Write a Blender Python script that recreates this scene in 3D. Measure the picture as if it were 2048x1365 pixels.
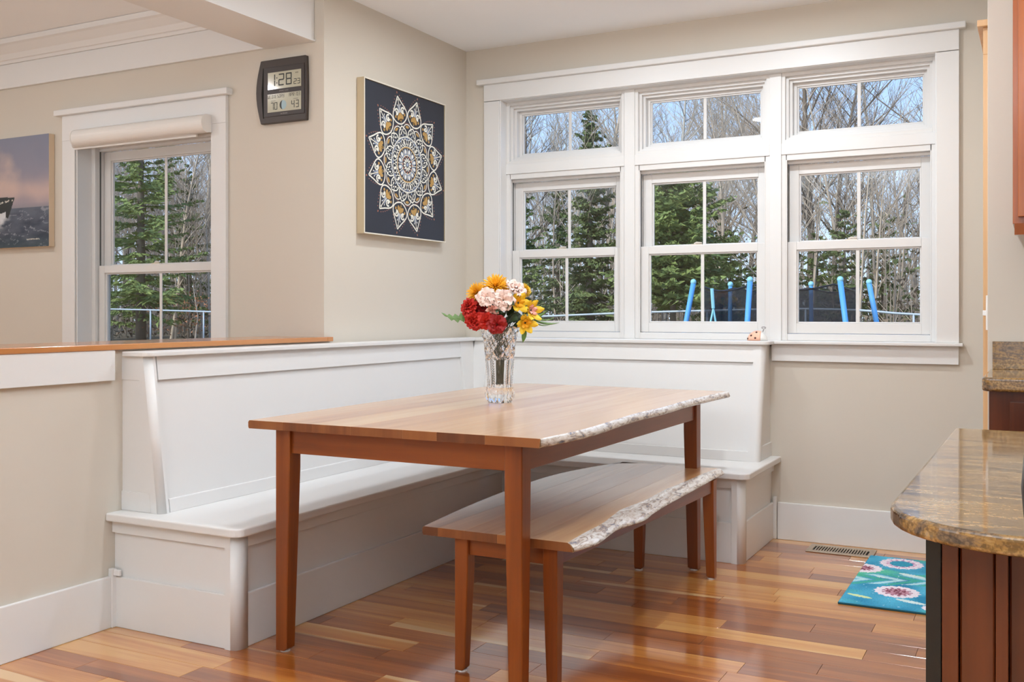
import bpy, bmesh, math, random
from math import sin, cos, pi, radians, sqrt, exp
from mathutils import Vector, Matrix, noise
for o in list(bpy.data.objects): bpy.data.objects.remove(o)
SC = bpy.context.scene
COL = SC.collection
# ------------------------------------------------------------------ camera
YAW = radians(27.569)
cam_d = bpy.data.cameras.new('camera'); cam = bpy.data.objects.new('camera', cam_d); COL.objects.link(cam)
cam.location = (3.018, -5.193, 1.15); cam.rotation_euler = (radians(90), 0, YAW)
cam_d.sensor_width = 36.0; cam_d.lens = 36.0 * 2022.6 / 2048; cam_d.shift_y = (626.0 - 682.5) / 2048
cam_d.clip_start = 0.02; cam_d.clip_end = 400
SC.camera = cam
# ------------------------------------------------------------------ colour management, world, lamps
SC.view_settings.view_transform = 'Standard'; SC.view_settings.look = 'None'
SC.view_settings.exposure = 0.08; SC.view_settings.gamma = 1.0
SC.view_settings.use_curve_mapping = False
def S(r, g, b):
    f = lambda c: (c / 255 / 12.92) if c / 255 <= .04045 else ((c / 255 + .055) / 1.055) ** 2.4
    return (f(r), f(g), f(b), 1.0)
W = bpy.data.worlds.new('sky'); SC.world = W; W.use_nodes = True
wn = W.node_tree.nodes; wl = W.node_tree.links
bg = wn['Background']
tc = wn.new('ShaderNodeTexCoord'); sx = wn.new('ShaderNodeSeparateXYZ'); wl.new(tc.outputs['Generated'], sx.inputs[0])
rp = wn.new('ShaderNodeValToRGB'); wl.new(sx.outputs['Z'], rp.inputs[0])
e = rp.color_ramp.elements
e[0].position = 0.0; e[0].color = S(196, 212, 232)
e[1].position = 0.75; e[1].color = S(92, 138, 215)
m = e.new(.12); m.color = S(182, 206, 240)
m = e.new(.26); m.color = S(150, 188, 242)
wl.new(rp.outputs[0], bg.inputs[0]); bg.inputs[1].default_value = 1.55
def area(name, loc, size, power, col=(1, .93, .84), rot=(0, 0, 0), sy=None, shape='DISK'):
    l = bpy.data.lights.new(name, 'AREA'); l.energy = power; l.color = col; l.size = size; l.shape = shape
    if sy: l.shape = 'RECTANGLE'; l.size_y = sy
    o = bpy.data.objects.new(name, l); COL.objects.link(o); o.location = loc; o.rotation_euler = rot
    return o
# added fill: two side lamps inside closed walls, two uplights onto the ceilings
area('rear_fill_lamp', (4.2, -8.9, 1.35), 3.2, 26, (.80, .90, 1), (radians(90), 0, 0), 2.1)  # added fill lamp before the closed rear wall, no glazing there
area('left_room_fill_lamp', (-5.7, -7.6, 1.4), 2.4, 30, (.88, .94, 1), (0, radians(-90), 0), 1.8)  # added fill lamp at the left end wall, no window there
area('bounce_light_behind_viewpoint', (2.2, -5.9, 1.3), 1.4, 185, (.78, .89, 1), (radians(180), 0, 0), 1.4)  # added uplight that brightens the main ceiling
area('bounce_light_left_room', (-2.4, -5.4, .9), 1.2, 62, (.84, .92, 1), (radians(180), 0, 0), 1.2)  # added uplight for the left room's ceiling
for (x, y, p_) in [(.9, -1.0, 11), (1.9, -.95, 18), (1.1, -2.4, 11), (2.4, -2.4, 17), (1.4, -4.2, 2), (4.1, -3.0, 5)]:
    area('recessed_lamp', (x, y, 2.66), .15, p_, (.85, .93, 1))
for (x, y, p_) in [(-1.6, -2.8, 7.5), (-3.2, -2.8, 7.5), (-1.9, -5.6, 4)]:
    area('recessed_lamp', (x, y, 2.66), .15, p_, (.97, .97, 1))
sun = bpy.data.lights.new('sun', 'SUN'); sun.energy = 4.4; sun.angle = radians(20); sun.color = (1, .96, .9)
so = bpy.data.objects.new('sun', sun); COL.objects.link(so); so.rotation_euler = (radians(48), 0, radians(-25))

# ------------------------------------------------------------------ materials
def new_mat(name):
    m = bpy.data.materials.new(name); m.use_nodes = True
    return m, m.node_tree.nodes, m.node_tree.links, m.node_tree.nodes['Principled BSDF']
def plain(name, col, rough=.5, metal=0., coat=0., var=0.04, scale=6., spec=.5, bump=0., emit=None, est=0.):
    m, n, l, p = new_mat(name)
    p.inputs['Roughness'].default_value = rough; p.inputs['Metallic'].default_value = metal
    p.inputs['Coat Weight'].default_value = coat; p.inputs['Specular IOR Level'].default_value = spec
    t = n.new('ShaderNodeTexCoord'); nz = n.new('ShaderNodeTexNoise'); nz.inputs['Scale'].default_value = scale
    nz.inputs['Detail'].default_value = 3
    l.new(t.outputs['Object'], nz.inputs['Vector'])
    mx = n.new('ShaderNodeMix'); mx.data_type = 'RGBA'; l.new(nz.outputs['Fac'], mx.inputs[0])
    mx.inputs[6].default_value = tuple(c * (1 - var) for c in col[:3]) + (1,)
    mx.inputs[7].default_value = tuple(min(1, c * (1 + var)) for c in col[:3]) + (1,)
    l.new(mx.outputs[2], p.inputs['Base Color'])
    if bump:
        b = n.new('ShaderNodeBump'); b.inputs['Strength'].default_value = bump; b.inputs['Distance'].default_value = .002
        n2 = n.new('ShaderNodeTexNoise'); n2.inputs['Scale'].default_value = scale * 25
        l.new(t.outputs['Object'], n2.inputs['Vector']); l.new(n2.outputs['Fac'], b.inputs['Height']); l.new(b.outputs[0], p.inputs['Normal'])
    if emit: p.inputs['Emission Color'].default_value = emit; p.inputs['Emission Strength'].default_value = est
    return m
def wood(name, cols, axis, rough=.3, coat=.3, rnd=.8, freq=1., coat_rough=.12, sap=None, ior=1.5):
    """grain stretched along axis; each object picks its own tone out of cols"""
    m, n, l, p = new_mat(name)
    t = n.new('ShaderNodeTexCoord'); oi = n.new('ShaderNodeObjectInfo')
    mp = n.new('ShaderNodeMapping')
    sc = [14 * freq] * 3; sc[axis] = .9 * freq; mp.inputs['Scale'].default_value = sc
    ml = n.new('ShaderNodeVectorMath'); ml.operation = 'SCALE'; ml.inputs[0].default_value = (31, 17, 23); l.new(oi.outputs['Random'], ml.inputs['Scale'])
    ad = n.new('ShaderNodeVectorMath'); l.new(t.outputs['Object'], ad.inputs[0]); l.new(ml.outputs[0], ad.inputs[1])
    l.new(ad.outputs[0], mp.inputs[0])
    nz = n.new('ShaderNodeTexNoise'); nz.inputs['Scale'].default_value = 1.; nz.inputs['Detail'].default_value = 5; nz.inputs['Distortion'].default_value = .6
    l.new(mp.outputs[0], nz.inputs['Vector'])
    mp2 = n.new('ShaderNodeMapping'); s2 = [90 * freq] * 3; s2[axis] = 4 * freq; mp2.inputs['Scale'].default_value = s2
    l.new(ad.outputs[0], mp2.inputs[0])
    nf = n.new('ShaderNodeTexNoise'); nf.inputs['Scale'].default_value = 1.; nf.inputs['Detail'].default_value = 2; l.new(mp2.outputs[0], nf.inputs['Vector'])
    # tone = rnd*(Random-.5) + noise
    a = n.new('ShaderNodeMath'); a.operation = 'MULTIPLY_ADD'; l.new(oi.outputs['Random'], a.inputs[0]); a.inputs[1].default_value = rnd; a.inputs[2].default_value = -.5 * rnd
    b = n.new('ShaderNodeMath'); b.operation = 'MULTIPLY_ADD'; l.new(nz.outputs['Fac'], b.inputs[0]); b.inputs[1].default_value = 1.1; l.new(a.outputs[0], b.inputs[2])
    c = n.new('ShaderNodeMath'); c.operation = 'MULTIPLY_ADD'; l.new(nf.outputs['Fac'], c.inputs[0]); c.inputs[1].default_value = .28; l.new(b.outputs[0], c.inputs[2])
    d = n.new('ShaderNodeMath'); d.operation = 'SUBTRACT'; l.new(c.outputs[0], d.inputs[0]); d.inputs[1].default_value = .19; d.use_clamp = True
    r = n.new('ShaderNodeValToRGB'); l.new(d.outputs[0], r.inputs[0])
    el = r.color_ramp.elements; k = len(cols)
    el[0].position = .12; el[0].color = cols[0]; el[1].position = .88; el[1].color = cols[-1]
    for i in range(1, k - 1):
        q = el.new(.12 + .76 * i / (k - 1)); q.color = cols[i]
    out = r.outputs[0]
    if sap:   # a pale sapwood streak in some boards
        mp3 = n.new('ShaderNodeMapping'); s3 = [9.] * 3; s3[axis] = .45; mp3.inputs['Scale'].default_value = s3; l.new(ad.outputs[0], mp3.inputs[0])
        n3 = n.new('ShaderNodeTexNoise'); n3.inputs['Scale'].default_value = 1.; n3.inputs['Detail'].default_value = 1; l.new(mp3.outputs[0], n3.inputs['Vector'])
        r3 = n.new('ShaderNodeValToRGB'); r3.color_ramp.elements[0].position = .665; r3.color_ramp.elements[1].position = .69; l.new(n3.outputs['Fac'], r3.inputs[0])
        mx = n.new('ShaderNodeMix'); mx.data_type = 'RGBA'; l.new(r3.outputs[0], mx.inputs[0]); l.new(out, mx.inputs[6]); mx.inputs[7].default_value = sap
        out = mx.outputs[2]
    l.new(out, p.inputs['Base Color'])
    p.inputs['Roughness'].default_value = rough; p.inputs['Coat Weight'].default_value = coat; p.inputs['Coat Roughness'].default_value = coat_rough; p.inputs['Coat IOR'].default_value = ior
    bp = n.new('ShaderNodeBump'); bp.inputs['Strength'].default_value = .08; bp.inputs['Distance'].default_value = .001
    l.new(nf.outputs['Fac'], bp.inputs['Height']); l.new(bp.outputs[0], p.inputs['Normal'])
    return m
def vcol(name, rough=.6, bump=0, sheen=0):
    m, n, l, p = new_mat(name)
    a = n.new('ShaderNodeVertexColor'); a.layer_name = 'Col'
    l.new(a.outputs[0], p.inputs['Base Color']); p.inputs['Roughness'].default_value = rough
    return m
M = {}
M['wall'] = plain('wall_paint_beige', S(209, 201, 188), .75, var=.015, scale=2, bump=.08)
M['ceil'] = plain('ceiling_paint_white', S(243, 244, 245), .85, var=.01, scale=2)
M['trim'] = plain('trim_paint_white', S(226, 225, 223), .42, var=.01, scale=3)
M['sash'] = plain('window_paint_white', S(224, 222, 219), .42, var=.01, scale=3)
M['track'] = plain('jamb_track_grey', S(88, 90, 88), .5)
M['floor'] = wood('floor_cherry', [S(134, 68, 22), S(170, 96, 36), S(200, 130, 58), S(220, 162, 88)], 0, .3, 1., rnd=.75, coat_rough=.10, ior=1.6, sap=S(226, 186, 132))
M['subfloor'] = plain('subfloor_dark', S(40, 26, 18), .9)
cher = [S(104, 46, 10), S(132, 64, 16), S(154, 84, 28)]
M['legx'] = wood('cherry_rail_x', cher, 0, .35, .15, rnd=.3)
M['legy'] = wood('cherry_rail_y', cher, 1, .32, .3, rnd=.3)
M['legz'] = wood('cherry_leg', cher, 2, .35, .15, rnd=.3)
M['board'] = wood('cherry_board', [S(150, 92, 50), S(184, 122, 72), S(202, 144, 92), S(214, 166, 116)], 1, .3, 1., rnd=.8, coat_rough=.2, ior=1.75)
M['sapboard'] = wood('cherry_sap_board', [S(190, 130, 76), S(212, 164, 112), S(226, 188, 142)], 1, .3, 1., rnd=.4, coat_rough=.2, ior=1.75)
M['endgrain_shaded'] = wood('cherry_end_grain_shaded', [S(96, 50, 22), S(124, 68, 30), S(146, 88, 42)], 2, .4, .2, rnd=.9)  # end grain tone, darkened further for the shade on the end faces
M['cap'] = wood('cherry_cap', [S(150, 92, 48), S(186, 122, 70), S(200, 138, 82)], 1, .25, .6, rnd=.3)
M['cab'] = wood('cabinet_cherry', [S(108, 50, 12), S(148, 72, 18), S(184, 98, 32)], 2, .3, .4, rnd=.35)
M['cab_shaded'] = wood('cabinet_cherry_shaded', [S(66, 26, 8), S(94, 40, 12), S(118, 56, 20)], 2, .35, .2, rnd=.35)  # same cherry as the wall cabinet, with shade put into the colour
M['casewood'] = wood('door_casing_maple', [S(196, 150, 104), S(214, 170, 122), S(224, 184, 140)], 2, .4, .2, rnd=.2)
def bark_edge():
    m, n, l, p = new_mat('live_edge_bark')
    t = n.new('ShaderNodeTexCoord'); mp = n.new('ShaderNodeMapping'); mp.inputs['Scale'].default_value = (22, 7, 26); l.new(t.outputs['Object'], mp.inputs[0])
    a = n.new('ShaderNodeTexNoise'); a.inputs['Scale'].default_value = 2.2; a.inputs['Detail'].default_value = 8; a.inputs['Roughness'].default_value = .7; a.inputs['Distortion'].default_value = 1.2
    l.new(mp.outputs[0], a.inputs['Vector'])
    r = n.new('ShaderNodeValToRGB'); l.new(a.outputs['Fac'], r.inputs[0]); el = r.color_ramp.elements
    el[0].position = .30; el[0].color = S(84, 84, 98); el[1].position = .62; el[1].color = S(244, 241, 236)
    for q, c in ((.385, S(146, 146, 158)), (.43, S(180, 158, 136)), (.48, S(216, 206, 196))):
        x = el.new(q); x.color = c
    l.new(r.outputs[0], p.inputs['Base Color']); p.inputs['Roughness'].default_value = .22; p.inputs['Coat Weight'].default_value = .6; p.inputs['Coat Roughness'].default_value = .1
    b = n.new('ShaderNodeBump'); b.inputs['Strength'].default_value = .45; b.inputs['Distance'].default_value = .004; l.new(a.outputs['Fac'], b.inputs['Height']); l.new(b.outputs[0], p.inputs['Normal'])
    return m
M['bark_edge'] = bark_edge()
def granite():
    m, n, l, p = new_mat('granite_gold_brown')
    t = n.new('ShaderNodeTexCoord'); mp = n.new('ShaderNodeMapping'); mp.inputs['Scale'].default_value = (1.6, 7, 9); mp.inputs['Rotation'].default_value = (0, .15, .2)
    l.new(t.outputs['Object'], mp.inputs[0])
    a = n.new('ShaderNodeTexNoise'); a.inputs['Scale'].default_value = 2.4; a.inputs['Detail'].default_value = 9; a.inputs['Roughness'].default_value = .68; a.inputs['Distortion'].default_value = 1.4
    l.new(mp.outputs[0], a.inputs['Vector'])
    r = n.new('ShaderNodeValToRGB'); l.new(a.outputs['Fac'], r.inputs[0]); el = r.color_ramp.elements
    el[0].position = .30; el[0].color = S(56, 44, 34); el[1].position = .70; el[1].color = S(222, 188, 132)
    for q, c in ((.38, S(92, 74, 58)), (.45, S(134, 106, 76)), (.52, S(156, 118, 66)), (.58, S(178, 142, 92)), (.64, S(150, 128, 104))):
        x = el.new(q); x.color = c
    v = n.new('ShaderNodeTexNoise'); v.inputs['Scale'].default_value = 160; v.inputs['Detail'].default_value = 2; l.new(t.outputs['Object'], v.inputs['Vector'])
    rv = n.new('ShaderNodeValToRGB'); rv.color_ramp.elements[0].position = .42; rv.color_ramp.elements[1].position = .56; l.new(v.outputs['Fac'], rv.inputs[0])
    mx = n.new('ShaderNodeMix'); mx.data_type = 'RGBA'; mx.blend_type = 'MULTIPLY'; mx.inputs[0].default_value = .45; l.new(r.outputs[0], mx.inputs[6]); l.new(rv.outputs[0], mx.inputs[7])
    l.new(mx.outputs[2], p.inputs['Base Color']); p.inputs['Roughness'].default_value = .07; p.inputs['Specular IOR Level'].default_value = .7
    return m
M['granite'] = granite()
M['black'] = plain('black_paint', S(20, 20, 21), .35)
M['leather'] = plain('black_leather', S(16, 16, 17), .28, coat=.3)
M['clock'] = plain('clock_dark_plastic', S(62, 54, 50), .42, var=.03)
M['clock_in'] = plain('clock_bezel_plastic', S(52, 44, 41), .38)
M['lcd'] = plain('lcd_screen', S(184, 182, 160), .12, coat=.5)
M['ink'] = plain('lcd_segment', S(48, 54, 50), .4)
M['lcdblue'] = plain('lcd_moon_disc', S(150, 176, 182), .3)
M['grey_text'] = plain('printed_grey', S(150, 146, 140), .5)
M['canvas_edge'] = plain('canvas_edge_cream', S(222, 200, 172), .8)
M['frame_gold'] = plain('frame_champagne', S(206, 190, 160), .4, metal=.35)
M['frame_white'] = plain('frame_face_white', S(226, 220, 206), .4)
M['navy'] = plain('canvas_navy', S(40, 44, 56), .55, var=.12, scale=8)
M['p_white'] = plain('paint_cream', S(232, 230, 218), .5)
M['p_gold'] = plain('paint_gold', S(190, 150, 84), .4, metal=.2, var=.15, scale=40)
M['p_copper'] = plain('paint_copper', S(176, 118, 96), .45)
M['p_blue'] = plain('paint_pale_blue', S(160, 172, 196), .5, var=.1)
M['print'] = vcol('printed_canvas', .6)
M['rug'] = vcol('rug_pile', .95)
M['rugedge'] = plain('rug_binding', S(28, 84, 100), .9)
M['vent'] = plain('vent_metal', S(176, 160, 140), .35, metal=.5)
M['dark'] = plain('dark_void', S(16, 14, 12), .9)
M['pad'] = plain('felt_glide', S(214, 210, 204), .8)
M['shade'] = plain('roller_shade_vinyl', S(232, 228, 222), .4)
M['metal'] = plain('white_metal_lock', S(220, 212, 200), .3)
M['switch'] = plain('switch_plastic', S(240, 238, 234), .3)
def pane_glass():
    m = bpy.data.materials.new('window_glass'); m.use_nodes = True; n = m.node_tree.nodes; l = m.node_tree.links
    for q in list(n): n.remove(q)
    o = n.new('ShaderNodeOutputMaterial'); mx = n.new('ShaderNodeMixShader'); t = n.new('ShaderNodeBsdfTransparent'); g = n.new('ShaderNodeBsdfGlossy')
    t.inputs[0].default_value = (.97, .985, .975, 1); g.inputs['Roughness'].default_value = .02; lw = n.new('ShaderNodeLayerWeight'); lw.inputs[0].default_value = .5
    pw = n.new('ShaderNodeMath'); pw.operation = 'POWER'; l.new(lw.outputs['Facing'], pw.inputs[0]); pw.inputs[1].default_value = 5
    fr = n.new('ShaderNodeMath'); fr.operation = 'MULTIPLY_ADD'; l.new(pw.outputs[0], fr.inputs[0]); fr.inputs[1].default_value = .96; fr.inputs[2].default_value = .035
    l.new(fr.outputs[0], mx.inputs[0]); l.new(t.outputs[0], mx.inputs[1]); l.new(g.outputs[0], mx.inputs[2]); l.new(mx.outputs[0], o.inputs[0])
    return m
M['glass'] = pane_glass()
def crystal():
    m, n, l, p = new_mat('crystal_glass')
    p.inputs['Base Color'].default_value = (1, 1, 1, 1); p.inputs['Roughness'].default_value = 0.0; p.inputs['Transmission Weight'].default_value = 1; p.inputs['IOR'].default_value = 1.52
    return m
M['crystal'] = crystal()
def net():
    m = bpy.data.materials.new('trampoline_netting'); m.use_nodes = True; n = m.node_tree.nodes; l = m.node_tree.links
    p = n['Principled BSDF']; p.inputs['Base Color'].default_value = S(26, 32, 40); p.inputs['Roughness'].default_value = .9; p.inputs['Alpha'].default_value = .62
    return m
M['net'] = net()
M['polblue'] = plain('trampoline_foam_blue', S(84, 160, 220), .6)
M['polcap'] = plain('trampoline_cap_teal', S(150, 214, 222), .5)
M['galv'] = plain('galvanised_rail', S(176, 188, 198), .5, metal=.2)
M['bark'] = plain('bark_grey_brown', S(192, 175, 154), .9, var=.35, scale=3)
M['bark_pale'] = plain('bark_pale', S(190, 184, 172), .9, var=.3, scale=3)
M['bark_dark'] = plain('bark_dark', S(120, 108, 94), .9, var=.3, scale=3)
M['needle'] = plain('conifer_green', S(98, 112, 62), .8, var=.35, scale=2.5)
M['needle2'] = plain('pine_green', S(120, 136, 72), .8, var=.3, scale=2.5)
M['russet'] = plain('russet_leaves', S(170, 112, 74), .8, var=.3, scale=3)
M['thicket'] = plain('thicket_brown', S(112, 98, 80), .95, var=.35, scale=.8)
M['ground'] = plain('forest_floor', S(104, 96, 74), .95, var=.3, scale=.6)
M['leafdark'] = plain('leaf_dark_green', S(44, 62, 34), .5, var=.25, scale=30)
M['leafgreen'] = plain('leaf_green', S(96, 130, 62), .5, var=.2, scale=30)
def petal(name, c1, c2): return plain(name, tuple((a + b) / 2 for a, b in zip(c1, c2)), .6, var=.14, scale=22)
M['pt_yel'] = petal('petal_amber', S(250, 190, 40), S(244, 168, 26))
M['pt_lem'] = petal('petal_lemon', S(244, 208, 56), S(236, 190, 30))
M['pt_pink'] = petal('petal_blush', S(250, 206, 190), S(244, 222, 212))
M['pt_rose'] = petal('petal_pink', S(226, 160, 150), S(236, 178, 160))
M['pt_red'] = petal('petal_scarlet', S(206, 40, 20), S(186, 26, 18))
M['pt_dred'] = petal('petal_crimson', S(140, 14, 18), S(168, 22, 20))
M['bug'] = plain('ladybug_peach', S(240, 186, 158), .3, coat=.4)
M['bugh'] = plain('ladybug_white', S(226, 226, 222), .3, coat=.4)
M['bugd'] = plain('ladybug_brown_dot', S(70, 30, 20), .4)

# ------------------------------------------------------------------ mesh helpers
class MB:
    def __init__(s): s.v = []; s.f = []; s.mi = []; s.c = None
    def add(s, vs, fs, mi=0):
        o = len(s.v); s.v += [tuple(v) for v in vs]; s.f += [tuple(i + o for i in f) for f in fs]; s.mi += [mi] * len(fs); return s
    def box(s, x0, x1, y0, y1, z0, z1, mi=0):
        return s.add([(x0, y0, z0), (x1, y0, z0), (x1, y1, z0), (x0, y1, z0), (x0, y0, z1), (x1, y0, z1), (x1, y1, z1), (x0, y1, z1)],
              [(0, 3, 2, 1), (4, 5, 6, 7), (0, 1, 5, 4), (1, 2, 6, 5), (2, 3, 7, 6), (3, 0, 4, 7)], mi)
    def loft(s, rings, mi=0, closed=True, caps=True):
        n = len(rings[0]); vs = [p for r in rings for p in r]; fs = []
        for k in range(len(rings) - 1):
            for i in range(n if closed else n - 1):
                j = (i + 1) % n; fs.append((k * n + i, k * n + j, (k + 1) * n + j, (k + 1) * n + i))
        if caps and closed:
            fs.append(tuple(range(n - 1, -1, -1))); fs.append(tuple((len(rings) - 1) * n + i for i in range(n)))
        return s.add(vs, fs, mi)
    def prism(s, poly, z0, z1, mi=0):
        return s.loft([[(x, y, z0) for x, y in poly], [(x, y, z1) for x, y in poly]], mi)
    def prism_x(s, poly, x0, x1, mi=0):   # poly of (y,z)
        return s.loft([[(x0, a, b) for a, b in poly], [(x1, a, b) for a, b in poly]], mi)
    def prism_y(s, poly, y0, y1, mi=0):   # poly of (x,z)
        return s.loft([[(a, y0, b) for a, b in poly], [(a, y1, b) for a, b in poly]], mi)
    def tube(s, pts, rad, n=6, mi=0, caps=True):
        pts = [Vector(p) for p in pts]; rings = []
        up = Vector((.13, .27, 1)).normalized()
        for i, p in enumerate(pts):
            d = (pts[min(i + 1, len(pts) - 1)] - pts[max(i - 1, 0)]).normalized()
            a = d.cross(up);
            if a.length < .05: a = d.cross(Vector((1, 0, .1)))
            a.normalize(); b = d.cross(a)
            r = rad[i] if isinstance(rad, (list, tuple)) else rad
            rings.append([tuple(p + (a * cos(2 * pi * k / n) + b * sin(2 * pi * k / n)) * r) for k in range(n)])
        return s.loft(rings, mi, True, caps)
    def lathe(s, prof, n=24, cx=0, cy=0, mi=0, caps=True):
        return s.loft([[(cx + r * cos(2 * pi * k / n), cy + r * sin(2 * pi * k / n), z) for k in range(n)] for r, z in prof], mi, True, caps)
    def ball(s, c, r, n=10, m=6, sc=(1, 1, 1), mi=0):
        c = Vector(c); rings = []
        for j in range(m + 1):
            th = pi * (j + .02) / (m + .04); rr = sin(th)
            rings.append([(c.x + r * sc[0] * rr * cos(2 * pi * k / n), c.y + r * sc[1] * rr * sin(2 * pi * k / n), c.z - r * sc[2] * cos(th)) for k in range(n)])
        return s.loft(rings, mi)
    def mesh(s, name):
        me = bpy.data.meshes.new(name); me.from_pydata(s.v, [], s.f); me.update(); return me
    def build(s, name, mat, parent=None, smooth=False, bevel=0, seg=2):
        me = s.mesh(name)
        for q in (mat if isinstance(mat, (list, tuple)) else [mat]): me.materials.append(q)
        if any(s.mi): me.polygons.foreach_set('material_index', s.mi)
        if smooth: me.polygons.foreach_set('use_smooth', [True] * len(me.polygons))
        if s.c:
            ca = me.color_attributes.new('Col', 'FLOAT_COLOR', 'POINT'); ca.data.foreach_set('color', [x for c in s.c for x in c])
        bm = bmesh.new(); bm.from_mesh(me); bmesh.ops.recalc_face_normals(bm, faces=bm.faces); bm.to_mesh(me); bm.free()
        o = bpy.data.objects.new(name, me); COL.objects.link(o)
        if parent: o.parent = parent
        if bevel:
            b = o.modifiers.new('bevel', 'BEVEL'); b.width = bevel; b.segments = seg; b.limit_method = 'ANGLE'; b.angle_limit = radians(40); b.harden_normals = False
        return o
def tag(o, label=None, cat=None, group=None, kind=None):
    if label: o['label'] = label
    if cat: o['category'] = cat
    if group: o['group'] = group
    if kind: o['kind'] = kind
    return o
def empty(name, label, cat, loc=(0, 0, 0), group=None, kind=None):
    o = bpy.data.objects.new(name, None); COL.objects.link(o); o.location = loc; o.empty_display_size = .05
    return tag(o, label, cat, group, kind)
def local(o, parent):   # geometry written in world coordinates under a parent that stands elsewhere
    o.parent = parent; o.matrix_parent_inverse = Matrix.Translation(parent.location).inverted(); return o
def B(parent, name, mat, *boxes, bevel=.0015, **k):
    m = MB()
    for b in boxes: m.box(*b)
    o = m.build(name, mat, None, bevel=bevel, **k)
    if parent: local(o, parent)
    return o
def P(parent, name, mat, mb, **k):
    o = mb.build(name, mat, None, **k)
    if parent: local(o, parent)
    return o
STR = 'structure'
T, WL, SA = M['trim'], M['wall'], M['sash']
YC = -1.344      # the exterior wall plane of the rooms; the nook bumps out from here to y = 0
HC = 2.70
# ------------------------------------------------------------------ shell
tag(B(None, 'ceiling', M['ceil'], (-6, 6, -9.2, .3, HC, HC + .12), bevel=0), 'flat white painted ceiling over nook and both rooms', 'ceiling', kind=STR)
wb = MB()   # nook window wall with its opening
wb.box(-.14, .235, 0, .17, 0, HC); wb.box(2.582, 3.0, 0, .17, 0, HC); wb.box(.235, 2.582, 0, .17, 0, .99); wb.box(.235, 2.582, 0, .17, 2.385, HC)
tag(wb.build('wall_back', WL), 'beige nook wall around the triple window', 'wall', kind=STR)
tag(B(None, 'wall_nook_left', WL, (-.14, 0, YC + .16, 0, 0, HC), bevel=0), 'beige wall of the nook carrying the mandala canvas', 'wall', kind=STR)
wb = MB(); wb.box(-6, -1.70, YC, YC + .16, 0, HC); wb.box(-.702, 0, YC, YC + .16, 0, HC); wb.box(-1.70, -.702, YC, YC + .16, 0, .72); wb.box(-1.70, -.702, YC, YC + .16, 2.11, HC)
tag(wb.build('wall_left', WL), 'tan wall of the left room with clock and single window', 'wall', kind=STR)
tag(B(None, 'wall_right', WL, (2.858, 3.0, YC, 0, 0, HC), bevel=.002), 'narrow beige return wall with the wood cased doorway', 'wall', kind=STR)
tag(B(None, 'wall_kitchen', WL, (3.0, 6, YC, YC + .15, 0, HC), bevel=0), 'tan kitchen wall behind counter and cabinets', 'wall', kind=STR)
tag(B(None, 'wall_far_left', WL, (-6.1, -6, -9.2, YC, 0, HC), bevel=0), 'tan end wall of the left room', 'wall', kind=STR)
tag(B(None, 'wall_far_right', WL, (6, 6.1, -9.2, YC, 0, HC), bevel=0), 'tan end wall of the kitchen', 'wall', kind=STR)
tag(B(None, 'wall_rear', WL, (-6, 6, -9.3, -9.2, 0, HC), bevel=0), 'tan rear wall behind the viewpoint', 'wall', kind=STR)
# half wall between the rooms
tag(B(None, 'wall_half', WL, (-.31, 0, -8.0, YC, 0, 1.0135), bevel=0), 'waist high beige half wall between kitchen and left room', 'wall', kind=STR)
capw = MB(); capw.box(-.35, .022, -8.0, YC + .001, 1.0135, 1.035); capw.box(.001, .022, YC, -1.30, 1.0135, 1.035)
tag(P(None, 'half_wall_cap', M['cap'], capw, bevel=.003), 'honey coloured wooden cap along the top of the half wall', 'ledge', kind=STR)
tag(B(None, 'trim_1', T, (0, .018, -8.0, -2.584, .902, 1.0135)), 'white band board under the wooden cap', 'trim', kind=STR)
tag(B(None, 'baseboard_left', T, (0, .016, -8.0, -2.60, 0, .188), bevel=.003), 'tall white baseboard along the half wall', 'baseboard', kind=STR)
tag(B(None, 'baseboard_back', T, (1.835, 2.858, -.016, 0, 0, .188), bevel=.003), 'tall white baseboard under the triple window', 'baseboard', kind=STR)
# beam with bottom mould, crown of the left room
bm_ = empty('ceiling_beam', 'boxed white ceiling beam above the half wall', 'beam', (-.2, -4, 2.45), kind=STR)
B(bm_, 'beam_box', T, (-.335, -.057, -8.5, YC - .001, 2.456, HC - .001), bevel=.003)
P(bm_, 'beam_moulding', T, MB().prism_y([(-.335, 2.45), (-.357, 2.45), (-.357, 2.47), (-.346, 2.49), (-.335, 2.50)], -8.5, YC - .001))
P(bm_, 'beam_soffit', T, MB().box(-.352, -.05, -8.5, YC - .001, 2.446, 2.456))
P(bm_, 'beam_crown', T, MB().prism_y([(-.335, HC - .002), (-.335, 2.60), (-.35, 2.60), (-.36, 2.63), (-.40, 2.68), (-.41, HC - .002)], -8.5, YC - .16))
cr = empty('crown_moulding', 'white crown moulding over a deep frieze in the left room', 'moulding', (-3, YC, 2.45), kind=STR)
B(cr, 'frieze_board', T, (-6, -.354, YC - .02, YC - .001, 2.447, 2.585), bevel=.002)
P(cr, 'crown_profile', T, MB().prism_x([(YC - .001, 2.585), (YC - .03, 2.585), (YC - .036, 2.60), (YC - .046, 2.603), (YC - .06, 2.63), (YC - .10, 2.665), (YC - .115, 2.672), (YC - .12, 2.698), (YC - .001, 2.698)], -6, -.354), smooth=False)

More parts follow.
